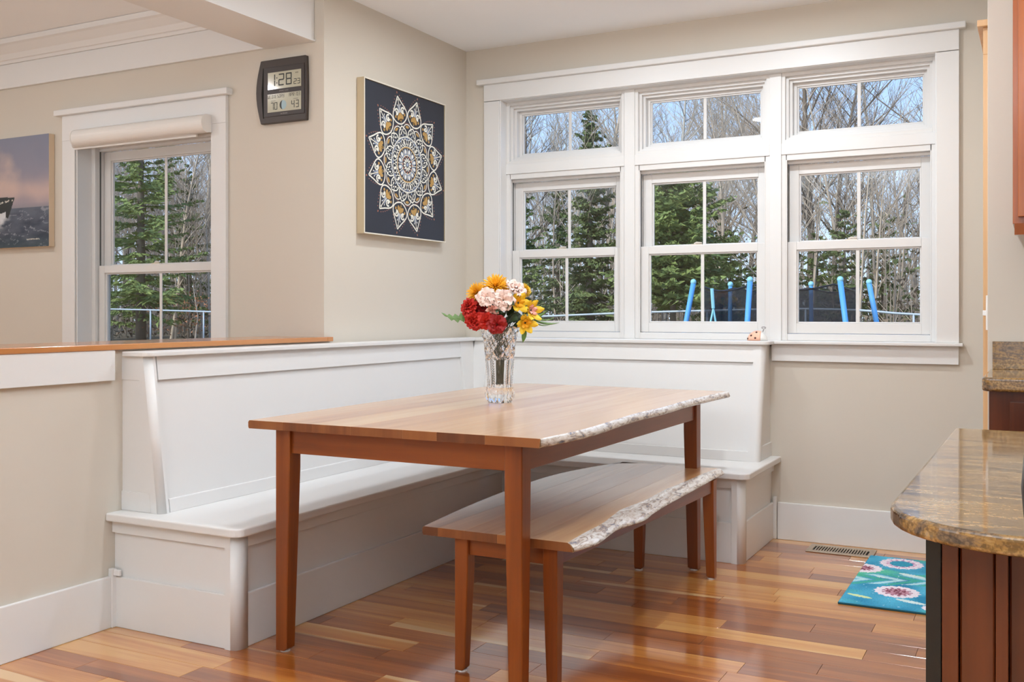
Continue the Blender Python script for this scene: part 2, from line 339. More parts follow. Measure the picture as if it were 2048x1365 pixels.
# ------------------------------------------------------------------ floor with planks
fl = tag(B(None, 'floor', M['subfloor'], (-6, 6, -9.2, .0, -.15, -.013), bevel=0), 'cherry plank floor with warm orange and brown boards', 'floor', kind=STR)
rnd = random.Random(11)
J = {-9: [1.925], -7: [2.117], -4: [2.287], -3: [1.335, 2.055], 0: [1.407, 1.727, 2.48], 1: [1.60, 2.284], 3: [1.775, 2.495], 4: [1.095, 1.97], 5: [1.658, 2.388], 6: [1.195, 2.161],
     8: [1.308], 11: [.859], 12: [1.178], 13: [.65], 15: [.252]}
PW = .106
plank_mesh = {}
rest = MB()
for k in range(-12, 75):
    y1 = -1.26 - PW * k; y0 = y1 - PW
    y1 = min(y1, 0)
    if y1 <= y0: continue
    js = list(J.get(k, []))
    x = (js[-1] if js else rnd.uniform(.2, .8)) + rnd.uniform(.45, .85)
    while x < 3.4: js.append(x); x += rnd.uniform(.4, .95)
    x = js[0] - rnd.uniform(.45, .9)
    while x > .1: js.insert(0, x); x -= rnd.uniform(.45, .9)
    xs = [0.0] + js + [3.5]
    for a, b in zip(xs, xs[1:]):
        g = .0006
        if y0 > -3.75:
            L = b - a; d = y1 - y0
            mb = MB(); mb.box(-L / 2 + g, L / 2 - g, -d / 2 + g, d / 2 - g, -.012, -.0012)
            e_ = .0004
            mb = MB().loft([[(-L / 2 + g, -d / 2 + g, -.012), (L / 2 - g, -d / 2 + g, -.012), (L / 2 - g, d / 2 - g, -.012), (-L / 2 + g, d / 2 - g, -.012)],
                 [(-L / 2 + g, -d / 2 + g, -.0004), (L / 2 - g, -d / 2 + g, -.0004), (L / 2 - g, d / 2 - g, -.0004), (-L / 2 + g, d / 2 - g, -.0004)],
                 [(-L / 2 + g + e_, -d / 2 + g + e_, 0), (L / 2 - g - e_, -d / 2 + g + e_, 0), (L / 2 - g - e_, d / 2 - g - e_, 0), (-L / 2 + g + e_, d / 2 - g - e_, 0)]])
            o = mb.build('plank', M['floor'], fl); o.location = ((a + b) / 2, (y0 + y1) / 2, 0)
        else:
            rest.box(a + g, b - g, y0 + g, y1 - g, -.012, 0)
for k in range(75):
    y1 = -1.26 - PW * k; x = -6.
    while x < -.32:
        w = rnd.uniform(.5, 1); rest.box(x, min(x + w, -.31) - .001, y1 - PW, y1 - .001, -.012, 0); x += w
    x = 3.5
    while x < 6:
        w = rnd.uniform(.5, 1); rest.box(x, min(x + w, 6) - .001, y1 - PW, y1 - .001, -.012, 0); x += w
o = rest.build('distant_planks', M['floor'], fl); o['kind'] = 'stuff'

# ------------------------------------------------------------------ windows
def sash(parent, x0, x1, z0, z1, y, th, st, top, bot, muntin=True, name='sash', mull_w=.018):
    """one sash: four members in one frame, its pane and muntin as sub-parts; y = front face"""
    m = MB(); m.box(x0, x0 + st, y, y + th, z0, z1); m.box(x1 - st, x1, y, y + th, z0, z1)
    m.box(x0 + st, x1 - st, y, y + th, z1 - top, z1); m.box(x0 + st, x1 - st, y, y + th, z0, z0 + bot)
    # glazing bead steps
    b = .008
    gx0, gx1, gz0, gz1 = x0 + st, x1 - st, z0 + bot, z1 - top
    m.box(gx0, gx0 + b, y + .009, y + th - .004, gz0, gz1); m.box(gx1 - b, gx1, y + .009, y + th - .004, gz0, gz1)
    m.box(gx0 + b, gx1 - b, y + .009, y + th - .004, gz0, gz0 + b); m.box(gx0 + b, gx1 - b, y + .009, y + th - .004, gz1 - b, gz1)
    s = P(parent, name, SA, m, bevel=.002)
    yp = y + th * .6
    p = MB().box(gx0 + b, gx1 - b, yp, yp + .002, gz0 + b, gz1 - b).build('pane', M['glass']); p.parent = s
    if muntin:
        c = (gx0 + gx1) / 2
        q = MB().box(c - mull_w / 2, c + mull_w / 2, yp - .007, yp - .0005, gz0 + b, gz1 - b).build('muntin', SA, bevel=.002); q.parent = s
    return s
def lockset(s, x, y, z):
    l = MB(); l.box(x - .03, x + .03, y, y + .02, z, z + .006); l.tube([(x - .012, y + .01, z + .006), (x, y + .004, z + .012), (x + .03, y + .0, z + .011)], [.007, .006, .003], 8)
    q = l.build('sash_lock', M['metal'], smooth=False); q.parent = s
def dh_window(root, x0, x1, zb, zt, zm, y0):
    """double-hung unit set behind plane y0: frame, tracks, two sashes"""
    f = MB(); w = .022
    f.box(x0, x0 + w, y0 + .008, y0 + .12, zb, zt); f.box(x1 - w, x1, y0 + .008, y0 + .12, zb, zt)
    f.box(x0 + w, x1 - w, y0 + .008, y0 + .12, zt - .03, zt); f.box(x0 + w, x1 - w, y0 + .012, y0 + .12, zb, zb + .034)
    f.box(x0 + w, x0 + w + .006, y0 + .008, y0 + .022, zb, zt); f.box(x1 - w - .006, x1 - w, y0 + .008, y0 + .022, zb, zt)
    f.box(x0 + w, x1 - w, y0 + .04, y0 + .075, zt - .045, zt - .03)
    fr = P(root, 'frame', SA, f, bevel=.0015)
    tk = MB(); tk.box(x0 + w, x0 + w + .004, y0 + .045, y0 + .052, zm, zt - .045); tk.box(x1 - w - .004, x1 - w, y0 + .045, y0 + .052, zm, zt - .045)
    t_ = tk.build('jamb_track', M['track']); t_.parent = fr; t_.matrix_parent_inverse = fr.matrix_world.inverted() @ Matrix()
    a, b = x0 + w + .002, x1 - w - .002
    lo = sash(root, a, b, zb + .036, zm, y0 + .036, .03, .046, .042, .052, name='lower_sash')
    up = sash(root, a + .001, b - .001, zm - .036, zt - .046, y0 + .074, .028, .05, .05, .036, name='upper_sash')
    lockset(lo, (a + b) / 2 - .03, y0 + .038, zm)
Y0 = .05
bays = [(.240, .980), (1.040, 1.780), (1.840, 2.577)]
wl_ = ['left of the three windows, with a transom above, nearest the corner', 'middle of the three windows, trampoline seen through its lower sash', 'right of the three windows, showing bare trees and trampoline edge']
for i, (x0, x1) in enumerate(bays):
    r = empty('window_%d' % (i + 2), 'white double-hung window, ' + wl_[i], 'window', ((x0 + x1) / 2, Y0, 1.01), kind=STR)
    dh_window(r, x0, x1, 1.008, 1.962, 1.515, Y0)
    # transom
    f = MB(); w = .022; zb, zt = 2.02, 2.383
    for (k, d0, d1) in ((0, .008, .15), (.018, .03, .15), (.032, .052, .15)):
        a, b, c, d = x0 + k, x1 - k, zb + k, zt - k; ww = .0185 if k == 0 else .0145
        f.box(a, a + ww, Y0 + d0, Y0 + d1, c, d); f.box(b - ww, b, Y0 + d0, Y0 + d1, c, d)
        f.box(a + ww, b - ww, Y0 + d0, Y0 + d1, c, c + ww); f.box(a + ww, b - ww, Y0 + d0, Y0 + d1, d - ww, d)
    P(r, 'transom_frame', SA, f, bevel=.0012)
    sash(r, x0 + .0465, x1 - .0465, zb + .0465, zt - .0465, Y0 + .085, .028, .016, .016, .016, name='transom_sash', mull_w=.018)
tr = empty('trim_2', 'wide white casing, header cap and mullions around the triple window', 'trim', (1.4, -.02, 1.0), kind=STR)
B(tr, 'side_casing', T, (.131, .232, -.02, 0, 1.007, 2.383), bevel=.002)
B(tr, 'side_casing', T, (2.583, 2.682, -.02, 0, 1.007, 2.383), bevel=.002)
B(tr, 'head_casing', T, (.131, 2.682, -.022, 0, 2.386, 2.482), bevel=.002)
B(tr, 'head_cap', T, (.093, 2.712, -.045, 0, 2.482, 2.512), bevel=.004)
B(tr, 'jamb_lining', T, (.232, .24, -.012, .17, 1.007, 2.39), (2.577, 2.585, -.012, .17, 1.007, 2.39), (.24, 2.577, -.012, .17, 2.383, 2.391))
for a, b in ((.98, 1.04), (1.78, 1.84)):
    B(tr, 'mullion', T, (a, b, Y0, .17, 1.007, 2.383), bevel=.002)
for a, b in bays: B(tr, 'transom_bar', T, (a, b, Y0 + .001, .17, 1.962, 2.02), bevel=.002)
B(tr, 'window_stool', T, (1.8255, 2.70, -.05, .0, .992, 1.007), (.0, 2.577, .0, .17, .975, 1.0075), bevel=.003)
B(tr, 'apron', T, (1.806, 2.680, -.018, 0, .905, .992), bevel=.002)

# left room window
r = empty('window_1', 'white double-hung window in the left room behind the half wall', 'window', (-1.2, YC, .8), kind=STR)
y0 = YC + .075
dh_window(r, -1.692, -.708, .73, 2.10, 1.414, y0)
B(r, 'jamb_lining', T, (-1.70, -1.692, YC - .012, YC + .16, .72, 2.11), (-.708, -.70, YC - .012, YC + .16, .72, 2.11), (-1.692, -.708, YC - .012, YC + .16, 2.10, 2.11))
B(r, 'side_casing', T, (-1.805, -1.704, YC - .02, YC, .70, 2.105), bevel=.002)
B(r, 'side_casing', T, (-.698, -.600, YC - .02, YC, .70, 2.105), bevel=.002)
B(r, 'head_casing', T, (-1.805, -.600, YC - .021, YC, 2.105, 2.243), bevel=.002)
B(r, 'head_cap', T, (-1.846, -.572, YC - .045, YC, 2.243, 2.275), bevel=.004)
B(r, 'window_stool', T, (-1.86, -.56, YC - .06, YC + .08, .70, .73), bevel=.003)
# roller shade cassette
rs = empty('roller_shade', 'white rolled-up shade cassette across the left room window', 'shade', (-1.23, YC - .03, 2.1))
prof = []
for k in range(13):
    a = -pi / 2 + pi * k / 12 * .75
    prof.append((YC - .048 - .043 * cos(a), 2.105 + .048 * sin(a)))
prof = [(YC - .022, 2.062), (YC - .045, 2.060)] + prof + [(YC - .055, 2.150), (YC - .022, 2.150)]
P(rs, 'cassette', M['shade'], MB().prism_x(prof, -1.650, -.700), bevel=.001)
P(rs, 'end_cap', M['shade'], MB().prism_x([(a - .002 if a < YC - .03 else a, b) for a, b in prof], -.700, -.693))
P(rs, 'end_cap', M['shade'], MB().prism_x([(a - .002 if a < YC - .03 else a, b) for a, b in prof], -1.657, -1.650))
P(rs, 'rolled_blind', M['shade'], MB().tube([(-1.68, YC - .045, 2.068), (-.78, YC - .045, 2.068)], .014, 10), smooth=True)
P(rs, 'hem_bar', M['shade'], MB().box(-1.68, -.78, YC - .04, YC - .03, 2.045, 2.058))

# ------------------------------------------------------------------ doorway in the return wall (seen edge on)
d_ = empty('door_1', 'natural wood door casing with cap on the narrow return wall', 'door', (2.85, -.8, 0), kind=STR)
B(d_, 'side_casing', M['casewood'], (2.840, 2.858, -1.265, -1.165, 0, 2.06), bevel=.002)
B(d_, 'side_casing', M['casewood'], (2.840, 2.858, -.24, -.16, 0, 2.06), bevel=.002)
B(d_, 'head_casing', M['casewood'], (2.840, 2.858, -1.265, -.14, 2.06, 2.155), bevel=.002)
B(d_, 'head_cap', M['casewood'], (2.822, 2.858, -1.29, -.11, 2.155, 2.178), bevel=.002)
B(d_, 'door_panel', M['casewood'], (2.852, 2.858, -1.165, -.24, 0, 2.06))
sw = empty('light_switch', 'white switch plate seen edge on beside the wood casing', 'switch', (2.855, -1.31, 1.15))
B(sw, 'plate', M['switch'], (2.852, 2.858, -1.335, -1.275, 1.09, 1.21))
B(sw, 'toggle', M['switch'], (2.841, 2.852, -1.31, -1.30, 1.14, 1.158))

# ------------------------------------------------------------------ built-in bench (banquette)
bq = empty('corner_bench', 'white built-in corner bench with panelled back and seat', 'bench', (.3, -.3, 0))
ZT, ZS = 1.007, .42
def rounded(x0, x1, y0, y1, r, corners):
    """plan outline with chosen corners rounded: corners subset of 'sw','se','ne','nw'"""
    out = []
    for key, cx, cy, a0 in (('sw', x0 + r, y0 + r, pi), ('se', x1 - r, y0 + r, 1.5 * pi), ('ne', x1 - r, y1 - r, 0), ('nw', x0 + r, y1 - r, .5 * pi)):
        if key in corners: out += [(cx + r * cos(a0 + t * pi / 2 / 6), cy + r * sin(a0 + t * pi / 2 / 6)) for t in range(7)]
        else: out.append({'sw': (x0, y0), 'se': (x1, y0), 'ne': (x1, y1), 'nw': (x0, y1)}[key])
    return out
YE, XE = -2.583, 1.815      # outer ends of the base
XF, YF = .600, -.620        # front faces of the base
# base boxes
B(bq, 'base_panel', T, (0.001, XF - .012, YE + .012, -.001, 0, ZS - .03), (0.001, XE - .012, YF + .012, -.001, 0, ZS - .03), bevel=0)
P(bq, 'corner_post', T, MB().prism(rounded(XF - .05, XF + .006, YE - .004, YE + .05, .03, ('se',)), 0, ZS - .031), smooth=False)
P(bq, 'corner_post', T, MB().prism(rounded(XE - .05, XE + .006, YF - .004, YF + .05, .03, ('se',)), 0, ZS - .031), smooth=False)
for q in bq.children:
    if q.name.startswith('corner_post'): q.data.polygons.foreach_set('use_smooth', [abs(p.normal.z) < .5 and p.area < .01 for p in q.data.polygons])
B(bq, 'plinth_board', T, (.016, XF - .05, YE - .001, YE + .012, 0, .185), bevel=.003)
B(bq, 'plinth_board', T, (XF - .012, XF + .001, YE + .05, YF, 0, .185), bevel=.003)
B(bq, 'plinth_board', T, (XF, XE - .05, YF - .001, YF + .012, 0, .185), bevel=.003)
B(bq, 'plinth_board', T, (XE - .012, XE + .001, YF + .05, -.016, 0, .185), bevel=.003)
B(bq, 'seat_rail', T, (.001, XF - .05, YE - .001, YE + .012, ZS - .075, ZS - .03), bevel=.001)
B(bq, 'seat_rail', T, (XF - .012, XF + .001, YE + .05, YF, ZS - .075, ZS - .03), bevel=.001)
B(bq, 'seat_rail', T, (XF, XE - .05, YF - .001, YF + .012, ZS - .075, ZS - .03), bevel=.001)
B(bq, 'seat_rail', T, (XE - .012, XE + .001, YF + .05, -.001, ZS - .075, ZS - .03), bevel=.001)
B(bq, 'corner_strip', T, (XF - .012, XF + .010, YF - .03, YF, .0, ZS - .03), (XF, XF + .03, YF - .010, YF + .012, 0, ZS - .03), bevel=.001)
B(bq, 'return_block', T, (0.0, .022, YE - .018, YE + .002, 0, .215), (.016, .05, YE - .012, YE + .0, .19, .212), bevel=.003)
B(bq, 'return_block', T, (XE, XE + .018, -.022, 0, 0, .215), bevel=.003)
# seat
s_ = MB().prism(rounded(-.0, XF + .036, YE - .03, -.64, .04, ('se',)), ZS - .03, ZS)
P(bq, 'seat', T, s_, bevel=.006, seg=3)
s_ = MB().prism([(0, -.001), (0, -.6405)] + [(XF + .036, -.6405)] + rounded(XF + .036, XE + .036, YF - .036, -.001, .04, ('se',))[0:8] + [(XE + .036, -.001)], ZS - .03, ZS)
P(bq, 'seat', T, s_, bevel=.006, seg=3)
# slanted backs: profile from top to seat
xt, xb = .125, .198           # left back: face at top / at seat
yt, yb = -.135, -.262
YB0 = -2.535                  # near end of the left back
XB1 = 1.795                   # right end of the right back
f_l = lambda z: xb + (xt - xb) * (z - ZS) / (ZT - ZS)
f_r = lambda z: yb + (yt - yb) * (z - ZS) / (ZT - ZS)
P(bq, 'back_panel', T, MB().prism_y([(.001, ZS), (f_l(ZS) - .008, ZS), (f_l(.99) - .008, .99), (.001, .99)], YB0 + .01, -.001))
P(bq, 'back_panel', T, MB().prism_x([(-.001, ZS), (f_r(ZS) + .008, ZS), (f_r(.99) + .008, .99), (-.001, .99)], .001, XB1 - .01))
def strip_l(z0, z1, ya, yb_, t=0.):   # board on the left back
    return MB().prism_y([(f_l(z0) - .01, z0), (f_l(z0) + t, z0), (f_l(z1) + t, z1), (f_l(z1) - .01, z1)], ya, yb_)
def strip_r(z0, z1, xa, xb_, t=0.):
    return MB().prism_x([(f_r(z0) + .01, z0), (f_r(z0) - t, z0), (f_r(z1) - t, z1), (f_r(z1) + .01, z1)], xa, xb_)
P(bq, 'upper_band', T, strip_l(.902, .99, YB0 + .04, -.22, .004), bevel=.0015)
P(bq, 'upper_band', T, strip_r(.902, .99, .22, XB1 - .04, .004), bevel=.0015)
P(bq, 'lower_band', T, strip_l(ZS, .468, YB0 + .04, -.25, .004), bevel=.002)
P(bq, 'lower_band', T, strip_r(ZS, .468, .22, XB1 - .04, .004), bevel=.002)
# inner corner stiles
P(bq, 'corner_stile', T, MB().prism_y([(f_l(ZS) - .01, ZS), (f_l(ZS) + .006, ZS), (f_l(.99) + .006, .99), (f_l(.99) - .01, .99)], -.30, -.15), bevel=.001)
P(bq, 'corner_stile', T, MB().prism_x([(f_r(ZS) + .01, ZS), (f_r(ZS) - .006, ZS), (f_r(.99) - .006, .99), (f_r(.99) + .01, .99)], .14, .23), bevel=.001)
# end panels and rounded slanted posts
def slant_post(xa, ya, xbm, ybm, r, z0, z1, se=True):
    """quarter-round post whose plan corner moves from (xa,ya) at z0 to (xbm,ybm) at z1"""
    rings = []
    for z, cx, cy in ((z0, xa, ya), (z1, xbm, ybm)):
        ring = [(cx - .03 - r, cy + .0, z)]
        ring += [(cx - r + r * cos(-pi / 2 + t * pi / 16), cy + r + r * sin(-pi / 2 + t * pi / 16), z) for t in range(9)]
        ring += [(cx, cy + r + .012, z), (cx - .03 - r, cy + r + .012, z)]
        rings.append(ring)
    return MB().loft(rings)
o = P(bq, 'back_post', T, slant_post(xb + .010, YB0 - .006, xt + .010, YB0 - .006, .024, ZS, .99))
o.data.polygons.foreach_set('use_smooth', [p.area < .004 for p in o.data.polygons])
o = P(bq, 'back_post', T, slant_post(XB1 + .010, yb - .010, XB1 + .010, yt - .010, .026, ZS, .99))
P(bq, 'end_panel', T, MB().prism_y([(.0, ZS), (xb - .03, ZS), (xt - .03, .99), (.0, .99)], YB0, YB0 + .012))
P(bq, 'end_panel', T, MB().prism_x([(.0, ZS), (yb + .03, ZS), (yt + .03, .99), (.0, .99)], XB1 - .012, XB1))
P(bq, 'end_band', T, MB().prism_y([(.0, .902), (f_l(.902) - .045, .902), (f_l(.99) - .045, .99), (.0, .99)], YB0 - .004, YB0 + .001), bevel=.001)
P(bq, 'end_band', T, MB().prism_y([(.0, ZS), (f_l(ZS) - .045, ZS), (f_l(.49) - .045, .49), (.0, .49)], YB0 - .006, YB0 + .001), bevel=.002)
P(bq, 'end_band', T, MB().prism_x([(.0, ZS), (f_r(ZS) + .045, ZS), (f_r(.49) + .045, .49), (.0, .49)], XB1 - .001, XB1 + .008), bevel=.002)
# top caps
P(bq, 'top_cap', T, MB().prism(rounded(.0235, xt + .028, YB0 - .024, -.16, .035, ('se',)), .99, ZT), bevel=.003)
P(bq, 'top_cap', T, MB().prism([(.0235, -.001), (.0235, -.1605), (xt + .028, -.1605)] + rounded(xt + .028, XB1 + .03, yt - .028, -.001, .035, ('se',))[1:8] + [(XB1 + .03, -.001)], .99, ZT + .0003), bevel=.003)

# ------------------------------------------------------------------ table and live-edge bench
def smooth_pts(pts, n=6):
    out = []
    for i in range(len(pts) - 1):
        p0 = pts[max(i - 1, 0)]; p1 = pts[i]; p2 = pts[i + 1]; p3 = pts[min(i + 2, len(pts) - 1)]
        for k in range(n):
            t = k / n
            out.append(tuple(.5 * ((2 * b) + (-a + c) * t + (2 * a - 5 * b + 4 * c - d) * t * t + (-a + 3 * b - 3 * c + d) * t ** 3) for a, b, c, d in zip(p0, p1, p2, p3)))
    out.append(tuple(pts[-1])); return out
def tapered_leg(x0, y0, w0x, w0y, w1, ztop, sx, sy, shoulder):
    """square leg tapering on its two inner faces below the apron; x0,y0 = outer corner, sx,sy = inward signs"""
    def ring(wx, wy, z, c=.0025):
        a, b = x0, y0; X = x0 + sx * wx; Y = y0 + sy * wy
        return [(a + sx * c, b, z), (X - sx * c, b, z), (X, b + sy * c, z), (X, Y - sy * c, z), (X - sx * c, Y, z), (a + sx * c, Y, z), (a, Y - sy * c, z), (a, b + sy * c, z)]
    m = MB().loft([ring(w1 * .8, w1 * .8, .006), ring(w1, w1, .014), ring(w0x, w0y, shoulder - .05), ring(w0x, w0y, ztop)])
    return m
def top_board(xl, xr, yn, yf, z0, z1, n=24, left=None, right=None, chamfer=.004):
    """a stave between two x(y) curves"""
    m = MB(); rings = []
    for i in range(n + 1):
        t = i / n; y = yn + (yf - yn) * t
        a = xl(t); b = xr(t)
        rings.append([(a, y, z0), (b, y, z0), (b, y, z1), (a, y, z1)])
    m.loft(rings); return m
def interp(pts):
    ps = smooth_pts(pts, 8)
    def f(y):
        if y <= ps[0][0]: return ps[0][1]
        for (a, va), (b, vb) in zip(ps, ps[1:]):
            if a <= y <= b: return va + (vb - va) * (y - a) / max(b - a, 1e-6)
        return ps[-1][1]
    return f
def slab_top(root, fl_, fr_top, fr_bot, yn, yf_l, yf_r, z0, z1, nb, shares, jit, live_w, mats, seed):
    """tabletop of glued staves running along y, plus the wavy live-edge stave and its bark"""
    rr = random.Random(seed); n = 40
    yfar = lambda u: yf_l + (yf_r - yf_l) * u
    cum = [0]
    for s in shares: cum.append(cum[-1] + s)
    cum = [c / cum[-1] for c in cum]
    for b in range(nb):
        u0, u1 = cum[b], cum[b + 1]; rings = []
        for i in range(n + 1):
            t = i / n
            ring = []
            ya = yn + (yfar(u0) - yn) * t; yb_ = yn + (yfar(u1) - yn) * t
            La, Ra = fl_(ya), fr_top(ya); Lb, Rb = fl_(yb_), fr_top(yb_)
            def bx(u, y, L, R):
                if u == 0: return L
                if u == 1: return R
                S0, S1 = fl_(yn), fr_top(yn) - live_w        # straight glue lines
                return S0 + .012 + (S1 - S0) * u if False else (fl_mid + (fr_mid - fl_mid) * u)
            fl_mid = min(fl_(yn), fl_((yn + yf_l) / 2)) + .0; fr_mid = fr_top(yn)
            xa, xb2 = bx(u0, ya, La, Ra), bx(u1, yb_, Lb, Rb)
            # round the far corners in plan
            if u0 == 0: xa = La + max(0, (t - .955) / .045) ** 2 * .05
            r_ = .004 if (u0 == 0) else 0
            ring = [(xa + (.002 if u0 == 0 else 0), ya, z0), (xb2, yb_, z0)]
            if u1 == 1:
                # bark face handled apart; stave ends at the top line above, bottom line below
                xB = fr_bot(yb_); dz = z1 - z0
                ring = [(xa, ya, z0), (xB - .006, yb_, z0), (xb2 + (xB - xb2) * .75 - .004, yb_, z0 + dz * .5), (xb2 + (xB - xb2) * .4 - .004, yb_, z0 + dz * .82), (xb2 - .004, yb_, z1), (xa, ya, z1)]
                rings.append(ring)
            else:
                ring += [(xb2, yb_, z1), (xa + (0.004 if u0 == 0 else 0), ya, z1)]
                if u0 == 0: ring += [(xa - .001, ya, z1 - .006), (xa - .001, ya, z0 + .006)]
                rings.append(ring)
        m = MB().loft(rings); m.mi[-1] = m.mi[-2] = 1
        P(root, 'board', [mats[b % len(mats)], M['endgrain_shaded']], m, bevel=.0008)
    # bark of the live edge
    rings = []; N = 90
    for i in range(N + 1):
        y = yn + (yfar(1) - yn) * i / N
        w = noise.noise(Vector((y * 9, seed, 0))) * jit; w2 = noise.noise(Vector((y * 23, seed, 3))) * jit * .6
        xt_, xb_ = fr_top(y), fr_bot(y)
        fade = min(1, i / 3, (N - i) / 3)
        rings.append([(xb_ - .020, y, z0 + .0005), (xb_ - .006 + w * .3, y, z0), (xb_ + w * .5, y, z0 + .006), (xt_ + (xb_ - xt_) * .75 + w + w2, y, z0 + (z1 - z0) * .5), (xt_ + (xb_ - xt_) * .4 + w * .6, y, z0 + (z1 - z0) * .82), (xt_ - .002, y, z1 + .0004), (xt_ - .014, y, z1 - .004)])
    o = P(root, 'live_edge', M['bark_edge'], MB().loft(rings, caps=False, closed=False), smooth=True)
    for p in o.data.polygons:
        if len(p.vertices) > 4: p.use_smooth = False
# table
tb = empty('dining_table', 'cherry dining table with live right edge and tapered legs', 'table', (1.2, -1.5, 0))
tl = interp([(-2.56, .632), (-2.1, .612), (-1.5, .594), (-.9, .585), (-.52, .60)])
trt = interp([(-2.56, 1.738), (-2.3, 1.752), (-2.05, 1.742), (-1.75, 1.722), (-1.45, 1.728), (-1.1, 1.716), (-.8, 1.722), (-.57, 1.733)])
trb = interp([(-2.56, 1.738), (-2.3, 1.762), (-2.05, 1.752), (-1.75, 1.732), (-1.45, 1.738), (-1.1, 1.728), (-.8, 1.736), (-.57, 1.745)])
slab_top(tb, tl, trt, trb, -2.56, -.515, -.57, .757, .785, 7, [1.2, .8, 1.0, 1.3, .8, 1.1, 1.2], .004, .05, [M['board'], M['board'], M['sapboard'], M['board'], M['board'], M['sapboard'], M['board']], 3)
for (x, y, sx, sy) in ((.718, -2.522, 1, 1), (1.657, -2.522, -1, 1), (.722, -.785, 1, -1), (1.670, -.785, -1, -1)):
    P(tb, 'leg', M['legz'], tapered_leg(x, y, .060, .060, .046, .7568, sx, sy, .675))
    P(tb, 'glide', M['pad'], MB().lathe([(.017, 0), (.017, .0065)], 16, x + sx * .023, y + sy * .023))
B(tb, 'apron', M['legx'], (.778, 1.597, -2.510, -2.490, .675, .7568))
B(tb, 'apron', M['legx'], (.782, 1.610, -.817, -.797, .675, .7568))
B(tb, 'apron', M['legy'], (.730, .750, -2.462, -.845, .675, .7568))
P(tb, 'apron', M['legy'], MB().prism([(1.628, -2.462), (1.648, -2.462), (1.660, -.845), (1.640, -.845)], .675, .7568), bevel=.0015)
# bench
be = empty('live_edge_bench', 'low cherry bench with wide wavy white bark edge', 'bench', (1.5, -1.6, 0))
bl = interp([(-2.42, 1.243), (-2.05, 1.198), (-1.70, 1.174), (-1.32, 1.172), (-1.02, 1.228), (-.86, 1.285), (-.80, 1.33)])
brt = interp([(-2.42, 1.762), (-2.28, 1.752), (-2.12, 1.748), (-1.95, 1.726), (-1.85, 1.716), (-1.65, 1.728), (-1.4, 1.722), (-1.15, 1.733), (-.95, 1.738), (-.79, 1.752)])
brb = interp([(-2.42, 1.782), (-2.30, 1.806), (-2.18, 1.796), (-2.06, 1.786), (-1.90, 1.812), (-1.78, 1.800), (-1.62, 1.792), (-1.4, 1.786), (-1.15, 1.782), (-.95, 1.778), (-.79, 1.778)])
slab_top(be, bl, brt, brb, -2.42, -.80, -.78, .430, .458, 5, [1.2, .9, 1.1, 1.0, 1.25], .006, .07, [M['board'], M['board'], M['board'], M['board'], M['sapboard']], 8)
for (x, y, sx, sy) in ((1.354, -2.404, 1, 1), (1.716, -2.404, -1, 1), (1.412, -.905, 1, -1), (1.778, -.905, -1, -1)):
    P(be, 'leg', M['legz'], tapered_leg(x, y, .048, .048, .036, .4298, sx, sy, .378))
    P(be, 'glide', M['pad'], MB().lathe([(.016, 0), (.015, .0065)], 16, x + sx * .018, y + sy * .018))
B(be, 'apron', M['legx'], (1.402, 1.668, -2.390, -2.370, .376, .4298))
B(be, 'apron', M['legx'], (1.460, 1.730, -.935, -.915, .376, .4298))
for xa in (1.366, 1.692):
    P(be, 'apron', M['legy'], MB().prism([(xa, -2.356), (xa + .018, -2.356), (xa + .078, -.953), (xa + .06, -.953)], .376, .4298), bevel=.0015)

# ------------------------------------------------------------------ vase and flowers
VX, VY, VZ = 1.065, -1.56, .7852
rt = Vector((cos(YAW), sin(YAW), 0)); tw = Vector((sin(YAW), -cos(YAW), 0)); UP = Vector((0, 0, 1))
def vpos(dx, z, t): return Vector((VX, VY, 0)) + rt * (dx + .008) + tw * t + UP * z
VB = vpos(-.008, 0, 0)
vs = empty('crystal_vase', 'tall cut crystal vase standing on the dining table', 'vase', (VX, VY, VZ))
NA, NZ = 96, 60
def vr(h):   # outer radius along height 0..1
    pts = [(0, .048), (.02, .050), (.07, .060), (.12, .062), (.17, .056), (.24, .052), (.45, .056), (.65, .062), (.82, .069), (1, .080)]
    for (a, ra), (b, rb) in zip(pts, pts[1:]):
        if a <= h <= b:
            t = (h - a) / (b - a); return ra + (rb - ra) * t
    return .08
Hh = .305; rings = []
for j in range(NZ + 1):
    h = j / NZ; ring = []
    for k in range(NA):
        a = 2 * pi * k / NA; r_ = vr(h)
        if h < .18: d = -.006 * abs(sin(a * 6)) * sin(pi * min(1, h / .18)) ** .5
        elif h < .58: d = -.0045 * abs(sin(a * 6)) ** 1.5 - (.0025 if abs(((a * 12 / (2 * pi)) % 2) - 1) < .12 and j % 2 else 0)
        else:
            q = (h - .58) / .42
            s1 = abs(((a * 8 / (2 * pi) + q * 2) % 1) - .5) * 2; s2 = abs(((a * 8 / (2 * pi) - q * 2) % 1) - .5) * 2
            d = -.004 * (1 - min(s1, s2)) ** 4 * 2 - .0025 * abs(sin(a * 12 + q * 9)) * (1 if .2 < q < .8 else .4)
        zz = h * Hh
        if h > .93: zz += (h - .93) / .07 * (.010 * abs(sin(a * 4)) - .004)
        ring.append((VX + (r_ + d) * cos(a), VY + (r_ + d) * sin(a), VZ + zz))
    rings.append(ring)
inner = []
for j in range(NZ, 11, -2):
    h = j / NZ; ring = []
    for k in range(NA):
        a = 2 * pi * k / NA; zz = h * Hh + (.004 * 0)
        if h > .93: zz += (h - .93) / .07 * (.010 * abs(sin(a * 4)) - .004)
        r_ = vr(h) - .010
        ring.append((VX + r_ * cos(a), VY + r_ * sin(a), VZ + zz))
    inner.append(ring)
P(vs, 'vase_body', M['crystal'], MB().loft(rings + inner))

